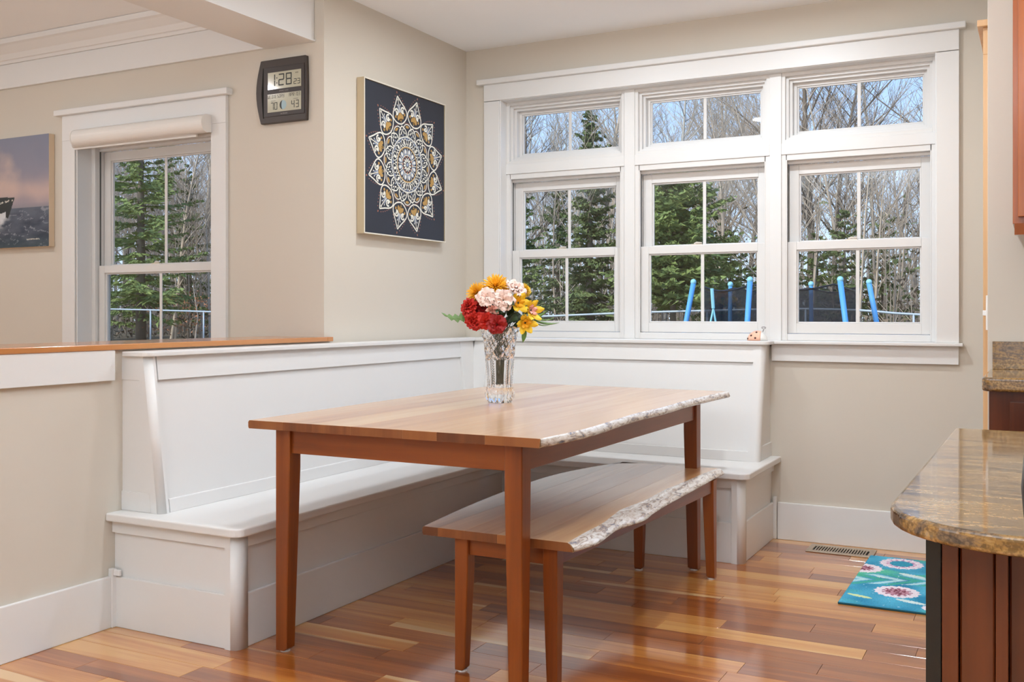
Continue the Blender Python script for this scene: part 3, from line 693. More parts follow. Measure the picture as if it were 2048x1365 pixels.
def petal_grid(base, axis, side, L, Wd, cup, curl, nu=4, nv=3, ruffle=0, rr=None):
    """petal growing from base along axis (unit) with width along side; returns verts, faces"""
    nrm = axis.cross(side).normalized(); vs_, fs = [], []
    for i in range(nu + 1):
        t = i / nu; w = Wd * (sin(pi * min(1, t * .86 + .06)) ** .7) * (1 if t < .999 else .55)
        for j in range(nv + 1):
            s_ = (j / nv - .5) * 2
            p = base + axis * (L * t) + side * (w * s_ * .5) + nrm * (cup * L * (s_ * s_) * t + curl * L * t * t)
            if ruffle: p += nrm * (ruffle * L * t * (rr.random() - .5))
            vs_.append(tuple(p))
    for i in range(nu):
        for j in range(nv):
            a = i * (nv + 1) + j; fs.append((a, a + 1, a + nv + 2, a + nv + 1))
    return vs_, fs
def basis(d):
    d = d.normalized(); a = d.cross(UP)
    if a.length < .1: a = Vector((1, 0, 0))
    a.normalize(); return d, a, a.cross(d).normalized()
STEMBASE = Vector((VX, VY, VZ + .075))
def flower(name, label, pos, r, kind, mat, face, group=None, seed=0, mat2=None, stem=True):
    rr = random.Random(seed); root = empty(name, label, 'flower', tuple(pos), group)
    d, a, b = basis(face); m = MB()
    def ringp(n, L, Wd, tilt, cup, curl, off=0, lift=0, ruffle=.0, mi=0):
        for k in range(n):
            th = 2 * pi * (k + off) / n + rr.uniform(-.08, .08); out = a * cos(th) + b * sin(th)
            ax = (out * cos(tilt) + d * sin(tilt)).normalized(); side = d.cross(out).normalized()
            side = side * -1
            v_, f_ = petal_grid(pos + d * lift + out * r * .05, ax, side, L * rr.uniform(.9, 1.08), Wd, cup, curl, ruffle=ruffle, rr=rr); m.add(v_, f_, mi)
    if kind == 'mum':
        for q in range(9):
            tilt = radians(-28 + q * 13); ringp(17 if q < 7 else 9, r * (1.10 - .05 * q), r * .13, tilt, .05, .10, q * .37)
    elif kind == 'rose':
        ringp(6, r * 1.02, r * .95, radians(8), .22, -.10, 0, 0, .12); ringp(6, r * .92, r * .9, radians(28), .28, .02, .5, .0, .1)
        ringp(5, r * .78, r * .8, radians(48), .35, .12, .2, .002, .08); ringp(4, r * .62, r * .66, radians(66), .42, .12, .6, .003); ringp(3, r * .5, r * .5, radians(80), .6, .1, .1, .004)
    elif kind == 'carnation':
        for q in range(7): ringp(8, r * (1 - .07 * q), r * .62, radians(-5 + q * 14), .2, 0, q * .41, 0, .35)
    elif kind == 'lily':
        ringp(6, r * 1.15, r * .66, radians(26), .18, -.28, 0, 0, .1, 0); ringp(5, r * .62, r * .42, radians(60), .3, .0, .3, 0, .05, 1)
    elif kind == 'bud':
        ringp(5, r, r * .9, radians(62), .4, .1, 0); ringp(4, r * .9, r * .8, radians(80), .5, .05, .5)
    o = P(root, 'petals', [mat, mat2 or mat], m, smooth=True)
    c = MB(); c.ball(pos - d * (r * .12), r * .22, 10, 6); P(root, 'calyx', M['leafdark'], c, smooth=True)
    if stem:
        off = Vector((rr.uniform(-.02, .02), rr.uniform(-.02, .02), 0)); mid = Vector((VX, VY, VZ + .27)) + (pos - Vector((VX, VY, pos.z))) * .25
        rad = Vector((mid.x - VX, mid.y - VY, 0));
        if rad.length > .03: mid = Vector((VX, VY, mid.z)) + rad.normalized() * .03
        pts = smooth_pts([tuple(STEMBASE + off), tuple(mid), tuple(pos - d * r * .2)], 5)
        P(root, 'stem', M['leafdark'], MB().tube(pts, .0022, 6), smooth=True)
    return root
F = [('chrysanthemum', 'large amber yellow spiky bloom at the top of the bouquet', (-.026, 1.256, .0), .062, 'mum', 'pt_yel', (-.05, .7, .7)),
     ('chrysanthemum', 'smaller amber yellow spiky bloom at upper left of the bouquet', (-.102, 1.230, .005), .050, 'mum', 'pt_yel', (-.6, .5, .6)),
     ('rose', 'blush pink rose left of centre in the bouquet', (-.060, 1.212, .055), .043, 'rose', 'pt_pink', (-.25, .35, .9)),
     ('rose', 'blush pink rose at the centre of the bouquet', (.006, 1.200, .065), .046, 'rose', 'pt_pink', (.1, .15, 1)),
     ('rose', 'pale pink rose at the upper right of the bouquet', (.058, 1.246, .01), .046, 'rose', 'pt_pink', (.5, .7, .5)),
     ('rose_bud', 'small salmon pink bud under the central pink rose', (-.034, 1.166, .07), .030, 'bud', 'pt_rose', (-.1, -.5, .8)),
     ('carnation', 'bright scarlet ruffled bloom at far left of the bouquet', (-.132, 1.172, .03), .042, 'carnation', 'pt_red', (-.7, .25, .7)),
     ('carnation', 'scarlet ruffled bloom hanging low at left of the vase', (-.112, 1.118, .045), .044, 'carnation', 'pt_red', (-.5, -.3, .8)),
     ('rose', 'dark crimson rose behind the pink one at left', (-.075, 1.165, .02), .040, 'rose', 'pt_dred', (-.3, .1, .9)),
     ('rose', 'deep red rose low over the front of the vase rim', (-.018, 1.104, .085), .042, 'rose', 'pt_dred', (.1, -.1, 1)),
     ('rose', 'red rose drooping between the crimson and scarlet blooms', (-.062, 1.118, .07), .038, 'rose', 'pt_red', (-.2, -.35, .9)),
     ('daffodil', 'lemon yellow bloom beside the central pink rose', (.066, 1.190, .03), .044, 'lily', 'pt_lem', (.3, .1, .9)),
     ('lily', 'yellow lily with pink throat at right of the bouquet', (.116, 1.160, .04), .046, 'lily', 'pt_lem', (.65, .15, .7)),
     ('daffodil', 'lemon yellow bloom hanging low at right of the vase', (.094, 1.110, .05), .044, 'lily', 'pt_lem', (.35, -.25, .9)),
     ('daffodil', 'small yellow bloom peeking behind the upper right pink rose', (.096, 1.245, -.025), .030, 'mum', 'pt_lem', (.7, .5, .2))]
for i, (nm, lb, p_, r_, kd, mt, fc) in enumerate(F):
    face = rt * fc[0] + UP * fc[1] + tw * fc[2]
    flower(nm, lb, vpos(*p_), r_, kd, M[mt], face, 'silk flowers in the crystal vase', i, M['pt_rose'] if nm == 'lily' else (M['pt_yel'] if kd == 'lily' else None))
def leaf(m, p0, p1, w, sag=.0, n=6, lobes=0, mi=0):
    p0 = Vector(p0); p1 = Vector(p1); d = p1 - p0; side = d.normalized().cross(tw * .8 + UP * .5).normalized(); vs_ = []
    for i in range(n + 1):
        t = i / n; c = p0 + d * t - UP * (sag * 4 * t * (1 - t) * -1) - UP * sag * t * t
        ww = w * sin(pi * min(.98, t * .9 + .1)) ** .8
        if lobes: ww *= (1.25 if i % 2 else .45)
        vs_ += [tuple(c - side * ww), tuple(c + tw * .003), tuple(c + side * ww)]
    fs = []
    for i in range(n):
        a = i * 3; fs += [(a, a + 1, a + 4, a + 3), (a + 1, a + 2, a + 5, a + 4)]
    m.add(vs_, fs, mi)
lf = empty('leaf_spray', 'long toothed green leaf reaching out at left of the bouquet', 'leaf', tuple(vpos(-.17, 1.16, .0)))
m = MB(); leaf(m, vpos(-.10, 1.17, .0), vpos(-.245, 1.125, .01), .020, -.025, 12, 1); P(lf, 'leaf_blade', M['leafgreen'], m)
P(lf, 'stem', M['leafdark'], MB().tube([STEMBASE, (VX - .005, VY, VZ + .26), vpos(-.10, 1.17, .0)], .002, 5))
lf = empty('grass_spray', 'narrow green blades arching out at right of the bouquet', 'leaf', tuple(vpos(.17, 1.12, .0)))
for a_, b_, w_ in (((.11, 1.135, .0), (.235, 1.098, .0), .006), ((.11, 1.13, .0), (.20, 1.09, -.01), .003), ((.11, 1.14, .0), (.185, 1.148, .0), .009), ((.12, 1.14, .01), (.215, 1.118, .01), .004)):
    m = MB(); leaf(m, vpos(*a_), vpos(*b_), w_, -.012, 8); P(lf, 'leaf_blade', M['leafgreen'], m)
P(lf, 'stem', M['leafdark'], MB().tube([STEMBASE, (VX + .005, VY, VZ + .26), vpos(.115, 1.135, .0)], .002, 5))
lf = empty('hanging_leaf', 'single green leaf hanging below the low yellow bloom', 'leaf', tuple(vpos(.095, 1.07, .03)))
m = MB(); leaf(m, vpos(.095, 1.085, .035), vpos(.086, 1.030, .04), .010, .0, 6); P(lf, 'leaf_blade', M['leafgreen'], m)
P(lf, 'stem', M['leafdark'], MB().tube([STEMBASE, (VX + .02, VY, VZ + .27), vpos(.095, 1.085, .03)], .0015, 5))
lf = empty('foliage', 'dense dark green silk foliage filling the middle of the bouquet', 'foliage', tuple(vpos(0, 1.12, 0)))
rr = random.Random(5); 
for k in range(34):
    th = rr.uniform(0, 2 * pi); R0 = rr.uniform(.01, .05); c = vpos(R0 * cos(th), rr.uniform(1.085, 1.18), R0 * sin(th))
    dr = (rt * cos(th) + tw * sin(th) + UP * rr.uniform(-.1, .7)).normalized()
    m = MB(); leaf(m, c, c + dr * rr.uniform(.04, .07), rr.uniform(.012, .02), .01, 6); P(lf, 'leaf_blade', M['leafdark'], m)
m = MB()
for k in range(9):
    th = 2 * pi * k / 9; m.tube([(VX + .018 * cos(th), VY + .018 * sin(th), VZ + .07), (VX + .03 * cos(th + .4), VY + .03 * sin(th + .4), VZ + .32)], .002, 5)
P(lf, 'stem_bundle', M['leafdark'], m, smooth=True)

# ------------------------------------------------------------------ mandala canvas on the nook wall
md = empty('mandala_canvas', 'framed navy canvas painted with a white and gold mandala', 'painting', (.02, -.70, 1.93))
Y_0, Y_1, Z_0, Z_1 = -1.085, -.309, 1.546, 2.324
fd = .047
B(md, 'frame', M['frame_gold'], (0.001, fd - .002, Y_0, Y_0 + .006, Z_0, Z_1), (0.001, fd - .002, Y_1 - .006, Y_1, Z_0, Z_1), (0.001, fd - .002, Y_0 + .006, Y_1 - .006, Z_0, Z_0 + .006), (0.001, fd - .002, Y_0 + .006, Y_1 - .006, Z_1 - .006, Z_1), bevel=0)
B(md, 'frame_face', M['frame_white'], (fd - .002, fd, Y_0, Y_0 + .006, Z_0, Z_1), (fd - .002, fd, Y_1 - .006, Y_1, Z_0, Z_1), (fd - .002, fd, Y_0 + .006, Y_1 - .006, Z_0, Z_0 + .006), (fd - .002, fd, Y_0 + .006, Y_1 - .006, Z_1 - .006, Z_1), bevel=0)
B(md, 'canvas', M['navy'], (.01, fd - .008, Y_0 + .008, Y_1 - .008, Z_0 + .008, Z_1 - .008), bevel=0)
mm = MB(); MC = (-.690, 1.936); MR = .366; LAY = [0]
def mp_(r, th, lay=0): return (fd - .0076 + lay * .0003, MC[0] + MR * r * sin(th), MC[1] + MR * r * cos(th))
def stroke(pts, w, mi, lay=1):
    """pts polar (r, th); ribbon of width w (in units of the mandala radius)"""
    q = [(r * sin(t), r * cos(t)) for r, t in pts]; vs_ = []
    for i, (x, y) in enumerate(q):
        x0, y0_ = q[max(i - 1, 0)]; x1, y1_ = q[min(i + 1, len(q) - 1)]; dx, dy = x1 - x0, y1_ - y0_; L = sqrt(dx * dx + dy * dy) or 1
        nx, ny = -dy / L * w * .62, dx / L * w * .62
        for s_ in (1, -1): vs_.append((fd - .0076 + lay * .0003, MC[0] + MR * (x + s_ * nx), MC[1] + MR * (y + s_ * ny)))
    mm.add(vs_, [(2 * i, 2 * i + 1, 2 * i + 3, 2 * i + 2) for i in range(len(q) - 1)], mi)
def blob(r, th, a, b, mi, rot=0, lay=1, n=10):
    cx, cy = r * sin(th), r * cos(th); vs_ = []
    for k in range(n):
        u, v = a * cos(2 * pi * k / n), b * sin(2 * pi * k / n); an = -th + rot
        vs_.append((fd - .0076 + lay * .0003, MC[0] + MR * (cx + u * cos(an) - v * sin(an)), MC[1] + MR * (cy + u * sin(an) + v * cos(an))))
    mm.add(vs_, [tuple(range(n))], mi)
Wh, Go, Co, Bl = 0, 1, 2, 3
def ring(r, w, mi, lay=1): stroke([(r, 2 * pi * k / 72) for k in range(73)], w, mi, lay)
for k in range(12):
    t0 = 2 * pi * (k + .5) / 12; h = pi / 12
    prof = [(.585, 0), (.60, .35), (.64, .72), (.70, .93), (.76, .90), (.82, .66), (.88, .36), (.94, .14), (.985, 0)]
    for s_ in (1, -1):
        stroke([(r, t0 + s_ * f_ * h) for r, f_ in smooth_pts(prof, 3)], .016, Wh, 2)
        # curls
        stroke([(.775 + .042 * cos(q * .62 + 2.5), t0 + s_ * (.40 * h + .046 * sin(q * .62 + 2.5) * 1.2)) for q in range(9)], .02, Wh, 3)
        blob(.765, t0 + s_ * .40 * h, .020, .026, Wh, 0, 2)
        stroke([(.70, t0 + s_ * .06 * h), (.86, t0 + s_ * .12 * h)], .011, Bl, 2)
        blob(.86, t0 + s_ * .17 * h, .009, .014, Wh, 0, 2); blob(.715, t0 + s_ * .62 * h, .02, .022, Go, 0, 2); blob(.685, t0 + s_ * .28 * h, .028, .04, Go, s_ * .5, 2)
        for q in range(9):
            t = q / 8; blob(.72 + .31 * t + (0 if t < .9 else 0), t0 + s_ * h * (1.06 * (1 - t) ** .8 * .95 + .02), .0085, .0095, Co, 0, 1, 6)
    blob(.70, t0, .04, .055, Go, 0, 3); blob(.64, t0, .022, .024, Go, 0, 3); blob(.625, t0, .014, .014, Wh, 0, 3)
    stroke([(.74, t0), (.93, t0)], .012, Wh, 3); blob(.93, t0, .016, .02, Wh, 0, 3)
    blob(1.04, t0, .012, .014, Co)
    # second rosette
    t1 = t0 + h
    pr = [(.40, .85), (.46, .8), (.51, .55), (.56, 0)]
    for s_ in (1, -1):
        stroke([(r, t0 + s_ * f_ * h) for r, f_ in smooth_pts(pr, 3)], .015, Wh, 2)
        stroke([(.50 + .085 * cos(q * pi / 12), t1 + s_ * .75 * h * sin(q * pi / 12)) for q in range(7)], .012, Wh, 1)
        blob(.465, t0 + s_ * .28 * h, .012, .026, Wh, s_ * .4, 2); blob(.45, t0 + s_ * .58 * h, .008, .014, Wh, 0, 2)
    blob(.545, t1, .045, .020, Go, 0, 0); blob(.50, t0, .010, .024, Wh, 0, 2); blob(.43, t0, .012, .012, Bl, 0, 2)
    # inner hearts
    for s_ in (1, -1):
        stroke([(.27, t0 + s_ * .1 * h), (.31, t0 + s_ * .7 * h), (.355, t0 + s_ * .75 * h), (.375, t0 + s_ * .35 * h), (.35, t0)], .011, Wh, 2)
    blob(.32, t0, .022, .034, Wh, 0, 2); blob(.29, t1, .012, .022, Wh, 0, 2); blob(.362, t1, .02, .012, Bl, 0, 2)
    blob(.185, t0, .034, .046, Bl, 0, 1); blob(.19, t0, .02, .03, Wh, 0, 2); stroke([(.13, t1), (.235, t1)], .009, Wh, 2)
    blob(.115, t1, .014, .016, Co, 0, 2); blob(.07, t0, .014, .032, Wh, 0, 3)
ring(.40, .012, Wh); ring(.385, .006, Bl); ring(.25, .014, Go); ring(.262, .006, Wh); ring(.135, .009, Wh); ring(.60, .004, Co)
blob(0, 0, .028, .028, Bl, 0, 4, 12)
for k in range(48): blob(.415, 2 * pi * k / 48, .005, .005, Wh, 0, 1, 6)
for k in range(48): blob(.595, 2 * pi * k / 48, .005, .006, Co, 0, 1, 6)
P(md, 'mandala_pattern', [M['p_white'], M['p_gold'], M['p_copper'], M['p_blue']], mm)

# ------------------------------------------------------------------ wall clock
ck = empty('digital_wall_clock', 'dark brown digital wall clock showing 1:28 PM', 'clock', (-.24, YC - .02, 2.23))
def clock_outline(inset=0.):
    a, b, c, d = -.398 + inset, -.087 - inset, 2.073 + inset, 2.383 - inset; out = []
    for k in range(11):
        t = k / 10; out.append((a + .030 - .030 * sin(pi * t) , c + (d - c) * t))
    for k in range(11):
        t = 1 - k / 10; out.append((b - .003 + .004 * sin(pi * t), c + (d - c) * t))
    return out
P(ck, 'case', M['clock'], MB().prism_y(clock_outline(), YC - .026, YC - .001), bevel=.004)
P(ck, 'bezel', M['clock_in'], MB().box(-.345, -.095, YC - .0295, YC - .026, 2.105, 2.345), bevel=.001)
P(ck, 'side_recess', M['dark'], MB().prism_y([(-.352, 2.10), (-.345, 2.10), (-.345, 2.345), (-.352, 2.345), (-.362, 2.22)], YC - .0268, YC - .0262))
yd = YC - .0305
s1 = P(ck, 'time_screen', M['lcd'], MB().box(-.318, -.113, yd, yd + .002, 2.236, 2.318))
s2 = P(ck, 'date_screen', M['lcd'], MB().box(-.320, -.113, yd, yd + .002, 2.125, 2.213))
SEG = {'0': 'abcdef', '1': 'bc', '2': 'abged', '3': 'abgcd', '4': 'fgbc', '7': 'abc', '8': 'abcdefg', 'A': 'abcefg', 'E': 'afged', 'S': 'afgcd', 'Y': 'fgbcd', 'P': 'abefg', 'D': 'abcdef', 'R': 'abefgk', 'N': 'abcef', 'W': 'bcdefk', '5': 'afgcd'}
def digits(txt, x, z, w, h, t, pitch):
    m = MB()
    for ch in txt:
        if ch == ' ': x += pitch; continue
        if ch == '/': m.add([(x, yd - .0004, z), (x + t, yd - .0004, z), (x + w, yd - .0004, z + h), (x + w - t, yd - .0004, z + h)], [(0, 1, 2, 3)]); x += pitch; continue
        g = t * .18
        R_ = {'a': (x + g + t * .3, x + w - g - t * .3, z + h - t, z + h), 'g': (x + g + t * .3, x + w - g - t * .3, z + h / 2 - t / 2, z + h / 2 + t / 2), 'd': (x + g + t * .3, x + w - g - t * .3, z, z + t),
              'f': (x, x + t, z + h / 2 + g, z + h - g), 'b': (x + w - t, x + w, z + h / 2 + g, z + h - g), 'e': (x, x + t, z + g, z + h / 2 - g), 'c': (x + w - t, x + w, z + g, z + h / 2 - g), 'k': (x + w * .45, x + w * .45 + t, z + g, z + h / 2 - g)}
        for s_ in SEG.get(ch, 'abcdefg'):
            a, b, c, d = R_[s_]; m.box(a, b, yd - .0006, yd - .0001, c, d)
        x += pitch
    return m
def scr(m, parent, name='digits', mat='ink'): o = m.build(name, M[mat]); o.parent = parent; o.matrix_parent_inverse = Matrix.Translation(ck.location).inverted() @ Matrix.Translation(ck.location)
def under(o, parent):
    o.parent = parent; return o
def sub(m, parent, name, mat, kind=None):
    o = m.build(name, M[mat]); o.parent = parent
    if kind: o['kind'] = kind
    return o
sub(digits('1', -.296, 2.250, .024, .058, .006, .03), s1, 'digit', 'ink')
sub(MB().box(-.264, -.259, yd - .0006, yd - .0001, 2.286, 2.292).box(-.264, -.259, yd - .0006, yd - .0001, 2.262, 2.268), s1, 'colon', 'ink', 'stuff')
for ch, x, z, w, h, t in (('2', -.252, 2.250, .036, .058, .0062), ('8', -.206, 2.250, .036, .058, .0062), ('2', -.158, 2.249, .018, .026, .0032), ('3', -.1365, 2.249, .018, .026, .0032)):
    sub(digits(ch, x, z, w, h, t, .05), s1, 'digit', 'ink')
sub(digits('PN', -.146, 2.300, .006, .006, .0014, .009), s1, 'small_lettering', 'ink', 'stuff')
for ch, x, w, t in (('7', -.300, .018, .0034), ('0', -.277, .018, .0034), ('4', -.172, .019, .0036), ('3', -.146, .019, .0036)):
    sub(digits(ch, x, 2.136, w, .036, t, .05), s2, 'digit', 'ink')
m = digits('WEDNESDAY', -.318, 2.192, .0085, .017, .0015, .0116); q_ = digits('APR/03', -.186, 2.192, .0085, .017, .0015, .0116); m.add(q_.v, q_.f)
m.box(-.298, -.270, yd - .0006, yd - .0001, 2.1785, 2.180); m.box(-.160, -.132, yd - .0006, yd - .0001, 2.1785, 2.180)
sub(m, s2, 'small_lettering', 'ink', 'stuff')
m = MB(); m.add([(-.222 + .020 * cos(2 * pi * k / 20), yd - .0003, 2.156 + .022 * sin(2 * pi * k / 20)) for k in range(20)], [tuple(range(20))]); sub(m, s2, 'moon_disc', 'lcdblue')
m = MB(); pl = [(-.224 + .020 * cos(pi / 2 + pi * k / 10), yd - .0008, 2.156 + .022 * sin(pi / 2 + pi * k / 10)) for k in range(11)] + [(-.224 - .009 * cos(pi / 2 - pi * k / 10) , yd - .0008, 2.156 - .022 * sin(pi / 2 - pi * k / 10)) for k in range(1, 10)]
m.add(pl, [tuple(range(len(pl)))]); sub(m, s2, 'moon_crescent', 'ink')
def text(s, loc, size, rot, mat, parent, name='lettering'):
    c = bpy.data.curves.new(name, 'FONT'); c.body = s; c.size = size; c.align_x = 'CENTER'; c.extrude = .0002
    o = bpy.data.objects.new(name, c); COL.objects.link(o); o.location = loc; o.rotation_euler = rot; c.materials.append(M[mat])
    me = bpy.data.meshes.new_from_object(o.evaluated_get(bpy.context.evaluated_depsgraph_get())); bpy.data.objects.remove(o)
    o = bpy.data.objects.new(name, me); COL.objects.link(o); o.location = loc; o.rotation_euler = rot
    if parent: local(o, parent)
    return o
text('ATOMIC CLOCK', (-.218, yd - .0004, 2.2225), .0075, (radians(90), 0, 0), 'grey_text', ck)
text('LA CROSSE', (-.218, yd + .0004, 2.112), .0085, (radians(90), 0, 0), 'grey_text', ck)

# ------------------------------------------------------------------ ship painting
sp = empty('ship_painting', 'canvas print of a dark ship bow on a rough sea', 'painting', (-2.4, YC, 1.84))
X0, X1, Z0, Z1 = -2.84, -1.890, 1.523, 2.153
cd = .038
B(sp, 'canvas_block', M['canvas_edge'], (X0, X1, YC - cd, YC - .001, Z0, Z1), bevel=.002)
def lin(c): return S(*c)[:3]
def mixc(a, b, t): t = max(0, min(1, t)); return tuple(x + (y - x) * t for x, y in zip(a, b))
HULL = [(-.90, .52), (-.52, .475), (-.29, .455), (-.345, .27), (-.42, .29), (-.9, .30)]
def ship_col(u, v):   # u metres from right edge (negative to the left), v = 0 bottom .. 1 top
    n1 = noise.fractal(Vector((u * 4, v * 3.2, 1.3)), 1, 2, 5); n2 = noise.fractal(Vector((u * 9, v * 16, 7.1)), .9, 2, 5)
    if v > .355:
        c = mixc(lin((150, 142, 152)), lin((128, 132, 150)), (v - .355) / .65)
        band = exp(-((v - .50 - .04 * n1) / .10) ** 2); c = mixc(c, lin((206, 178, 166)), band * .75)
        cl = max(0, min(1, (n1 + .12 + (-.25 - u) * 1.6 - abs(v - .68) * 1.6) * 1.1)); c = mixc(c, lin((214, 186, 168)), cl * .5)
        cl = max(0, noise.noise(Vector((u * 7, v * 6, 9)))); c = mixc(c, lin((110, 118, 138)), cl * .35)
        if v < .40: c = mixc(c, lin((140, 136, 142)), (.40 - v) / .045)
    else:
        c = mixc(lin((44, 54, 70)), lin((92, 100, 114)), v / .355 + n2 * .5)
        w = abs(noise.noise(Vector((u * 10 + n2 * .8, v * 14, 3.3))));
        if w < .035: c = mixc(c, lin((168, 172, 180)), .55 - .3 * v)
        c = mixc(c, lin((70, 92, 96)), max(0, .12 - v) * 4)
        d = sqrt((u + .42) ** 2 + ((v - .27) * .8) ** 2)
        if d < .10: c = mixc(c, lin((206, 208, 212)), (1 - d / .10) * (.8 + 2 * n2))
    inside = False; px_ = HULL
    for i in range(len(px_)):
        (xa, ya), (xb_, yb_) = px_[i], px_[(i + 1) % len(px_)]
        if (ya > v) != (yb_ > v) and u < (xb_ - xa) * (v - ya) / (yb_ - ya) + xa: inside = not inside
    if inside: c = mixc(lin((38, 42, 44)), lin((60, 66, 66)), (v - .28) * 3)
    if inside and v < .305 + .03 * n2 and u < -.37: c = lin((206, 208, 210))
    if abs(u + .310) < .005 and abs(v - .432) < .008: c = lin((220, 216, 200))
    return c + (1,)
m = MB(); NX, NZ2 = 200, 150; m.c = []
for j in range(NZ2 + 1):
    for i in range(NX + 1):
        x = X0 + (X1 - X0) * i / NX; z = Z0 + (Z1 - Z0) * j / NZ2; m.v.append((x, YC - cd - .0006, z)); m.c.append(ship_col(x - X1 , j / NZ2))
m.f = [(j * (NX + 1) + i, j * (NX + 1) + i + 1, (j + 1) * (NX + 1) + i + 1, (j + 1) * (NX + 1) + i) for j in range(NZ2) for i in range(NX)]; m.mi = [0] * len(m.f)
P(sp, 'printed_face', M['print'], m)
def small_marks(x0, x1, z, h, slope, seed):   # lettering too small to read in the photograph
    q = random.Random(seed); m = MB(); x = x0
    while x < x1:
        w = h * q.uniform(.35, .7); zz = z + (x - x0) * slope
        if q.random() > .12: m.box(x, x + w * .3, YC - cd - .0012, YC - cd - .0007, zz, zz + h * q.uniform(.6, 1)); m.box(x, x + w, YC - cd - .0012, YC - cd - .0007, zz + h * q.choice((0, .4, .75)), zz + h * q.choice((0, .4, .75)) + h * .22)
        x += w * 1.35
    return P(sp, 'lettering', M['p_white'], m)
small_marks(-2.315, -2.235, 1.775, .014, .13, 1); small_marks(-2.075, -1.955, 1.563, .008, 0, 2)

# ------------------------------------------------------------------ rug, floor vent
rg = empty('floral_rug', 'turquoise floor mat with white flowers before the baseboard', 'rug', (2.56, -.63, 0))
RX0, RX1, RY0, RY1 = 2.312, 2.80, -1.058, -.205
def rug_col(x, y):
    n1 = noise.noise(Vector((x * 9, y * 9, 2))); n2 = noise.noise(Vector((x * 5, y * 7, 8)))
    c = mixc(lin((34, 132, 172)), lin((84, 180, 212)), .5 + n1)
    c = mixc(c, lin((90, 190, 160)), max(0, n2 - .12) * 2.6)
    s_ = y + .66 + (x - 2.35) * -.35        # leafy swash
    if abs(s_) < .10:
        w = sin((x * 46) + abs(s_ + .01) * 60) ; c = mixc(c, lin((190, 228, 232)), max(0, w) * .9 if abs(s_) < .085 else 0)
        if w < -.4: c = mixc(c, lin((70, 176, 140)), .7)
    for fx, fy, rx, ry, core, teal in ((2.462, -.318, .098, .105, .05, 1), (2.322, -.470, .082, .085, .036, 0), (2.502, -.815, .092, .095, .046, 0), (2.70, -.62, .09, .09, .04, 0), (2.665, -1.00, .055, .05, .02, 0)):
        dx, dy = (x - fx) / rx, (y - fy) / ry; d = sqrt(dx * dx + dy * dy); th = math.atan2(dy, dx)
        edge = 1 - .10 * abs(sin(th * 8))
        if d < edge:
            c = lin((232, 222, 232))
            if teal and abs(sin(th * 8)) < .16 and d > .45: c = lin((176, 150, 190))
            if d < core / rx:
                c = lin((50, 150, 180)) if teal else lin((190, 140, 158))
            elif d < core / rx * 1.3 and sin(th * 13) > 0: c = lin((186, 130, 176)) if teal else lin((150, 96, 120))
            if not teal and d < core / rx * .9 and noise.noise(Vector((x * 90, y * 90, 1))) > 0: c = lin((120, 60, 76))
    for fx, fy, a, b in ((2.527, -.515, .055, .018), (2.375, -.945, .05, .016), (2.568, -.942, .06, .018), (2.41, -.60, .02, .01), (2.62, -.42, .02, .012)):
        if ((x - fx) / a) ** 2 + ((y - fy + (x - fx) * .3) / b) ** 2 < 1: c = lin((206, 226, 226)) if fx > 2.4 else lin((206, 224, 170))
    if noise.noise(Vector((x * 70, y * 70, 5))) > .62: c = mixc(c, lin((200, 230, 240)), .6)
    k = 1 - .12 * noise.noise(Vector((x * 160, y * 160, 0)))
    return tuple(min(1, q * k) for q in c) + (1,)
m = MB(); NX, NY = 210, 340; m.c = []
for j in range(NY + 1):
    for i in range(NX + 1):
        x = RX0 + (RX1 - RX0) * i / NX; y = RY0 + (RY1 - RY0) * j / NY
        ed = min(i, NX - i, j, NY - j); z = .012 + .0022 * noise.noise(Vector((x * 150, y * 150, 4))) - (.005 if ed == 0 else 0)
        m.v.append((x, y, z)); m.c.append(rug_col(x, y))
m.f = [(j * (NX + 1) + i, j * (NX + 1) + i + 1, (j + 1) * (NX + 1) + i + 1, (j + 1) * (NX + 1) + i) for j in range(NY) for i in range(NX)]; m.mi = [0] * len(m.f)
P(rg, 'pile', M['rug'], m)
B(rg, 'binding', M['rugedge'], (RX0 - .002, RX1 + .002, RY0 - .002, RY1 + .002, .0005, .008), bevel=.002)
vt = empty('floor_vent', 'tan metal floor register grille beside the baseboard', 'vent', (2.16, -.14, 0))
m = MB(); a, b, c, d = 2.016, 2.322, -.225, -.062
m.box(a, b, c, c + .034, .0005, .006); m.box(a, b, d - .034, d, .0005, .006); m.box(a, a + .026, c + .034, d - .034, .0005, .006); m.box(b - .026, b, c + .034, d - .034, .0005, .006)
P(vt, 'frame', M['vent'], m, bevel=.002)
P(vt, 'duct_opening', M['dark'], MB().box(a + .01, b - .01, c + .01, d - .01, .0003, .0012))  # flat near-black sheet stands in for the shade inside the duct
n_ = 20
for k in range(1, n_):
    x = a + .026 + (b - a - .052) * k / n_; P(vt, 'slat', M['vent'], MB().box(x - .0030, x + .0030, c + .034, d - .034, .0015, .0056))

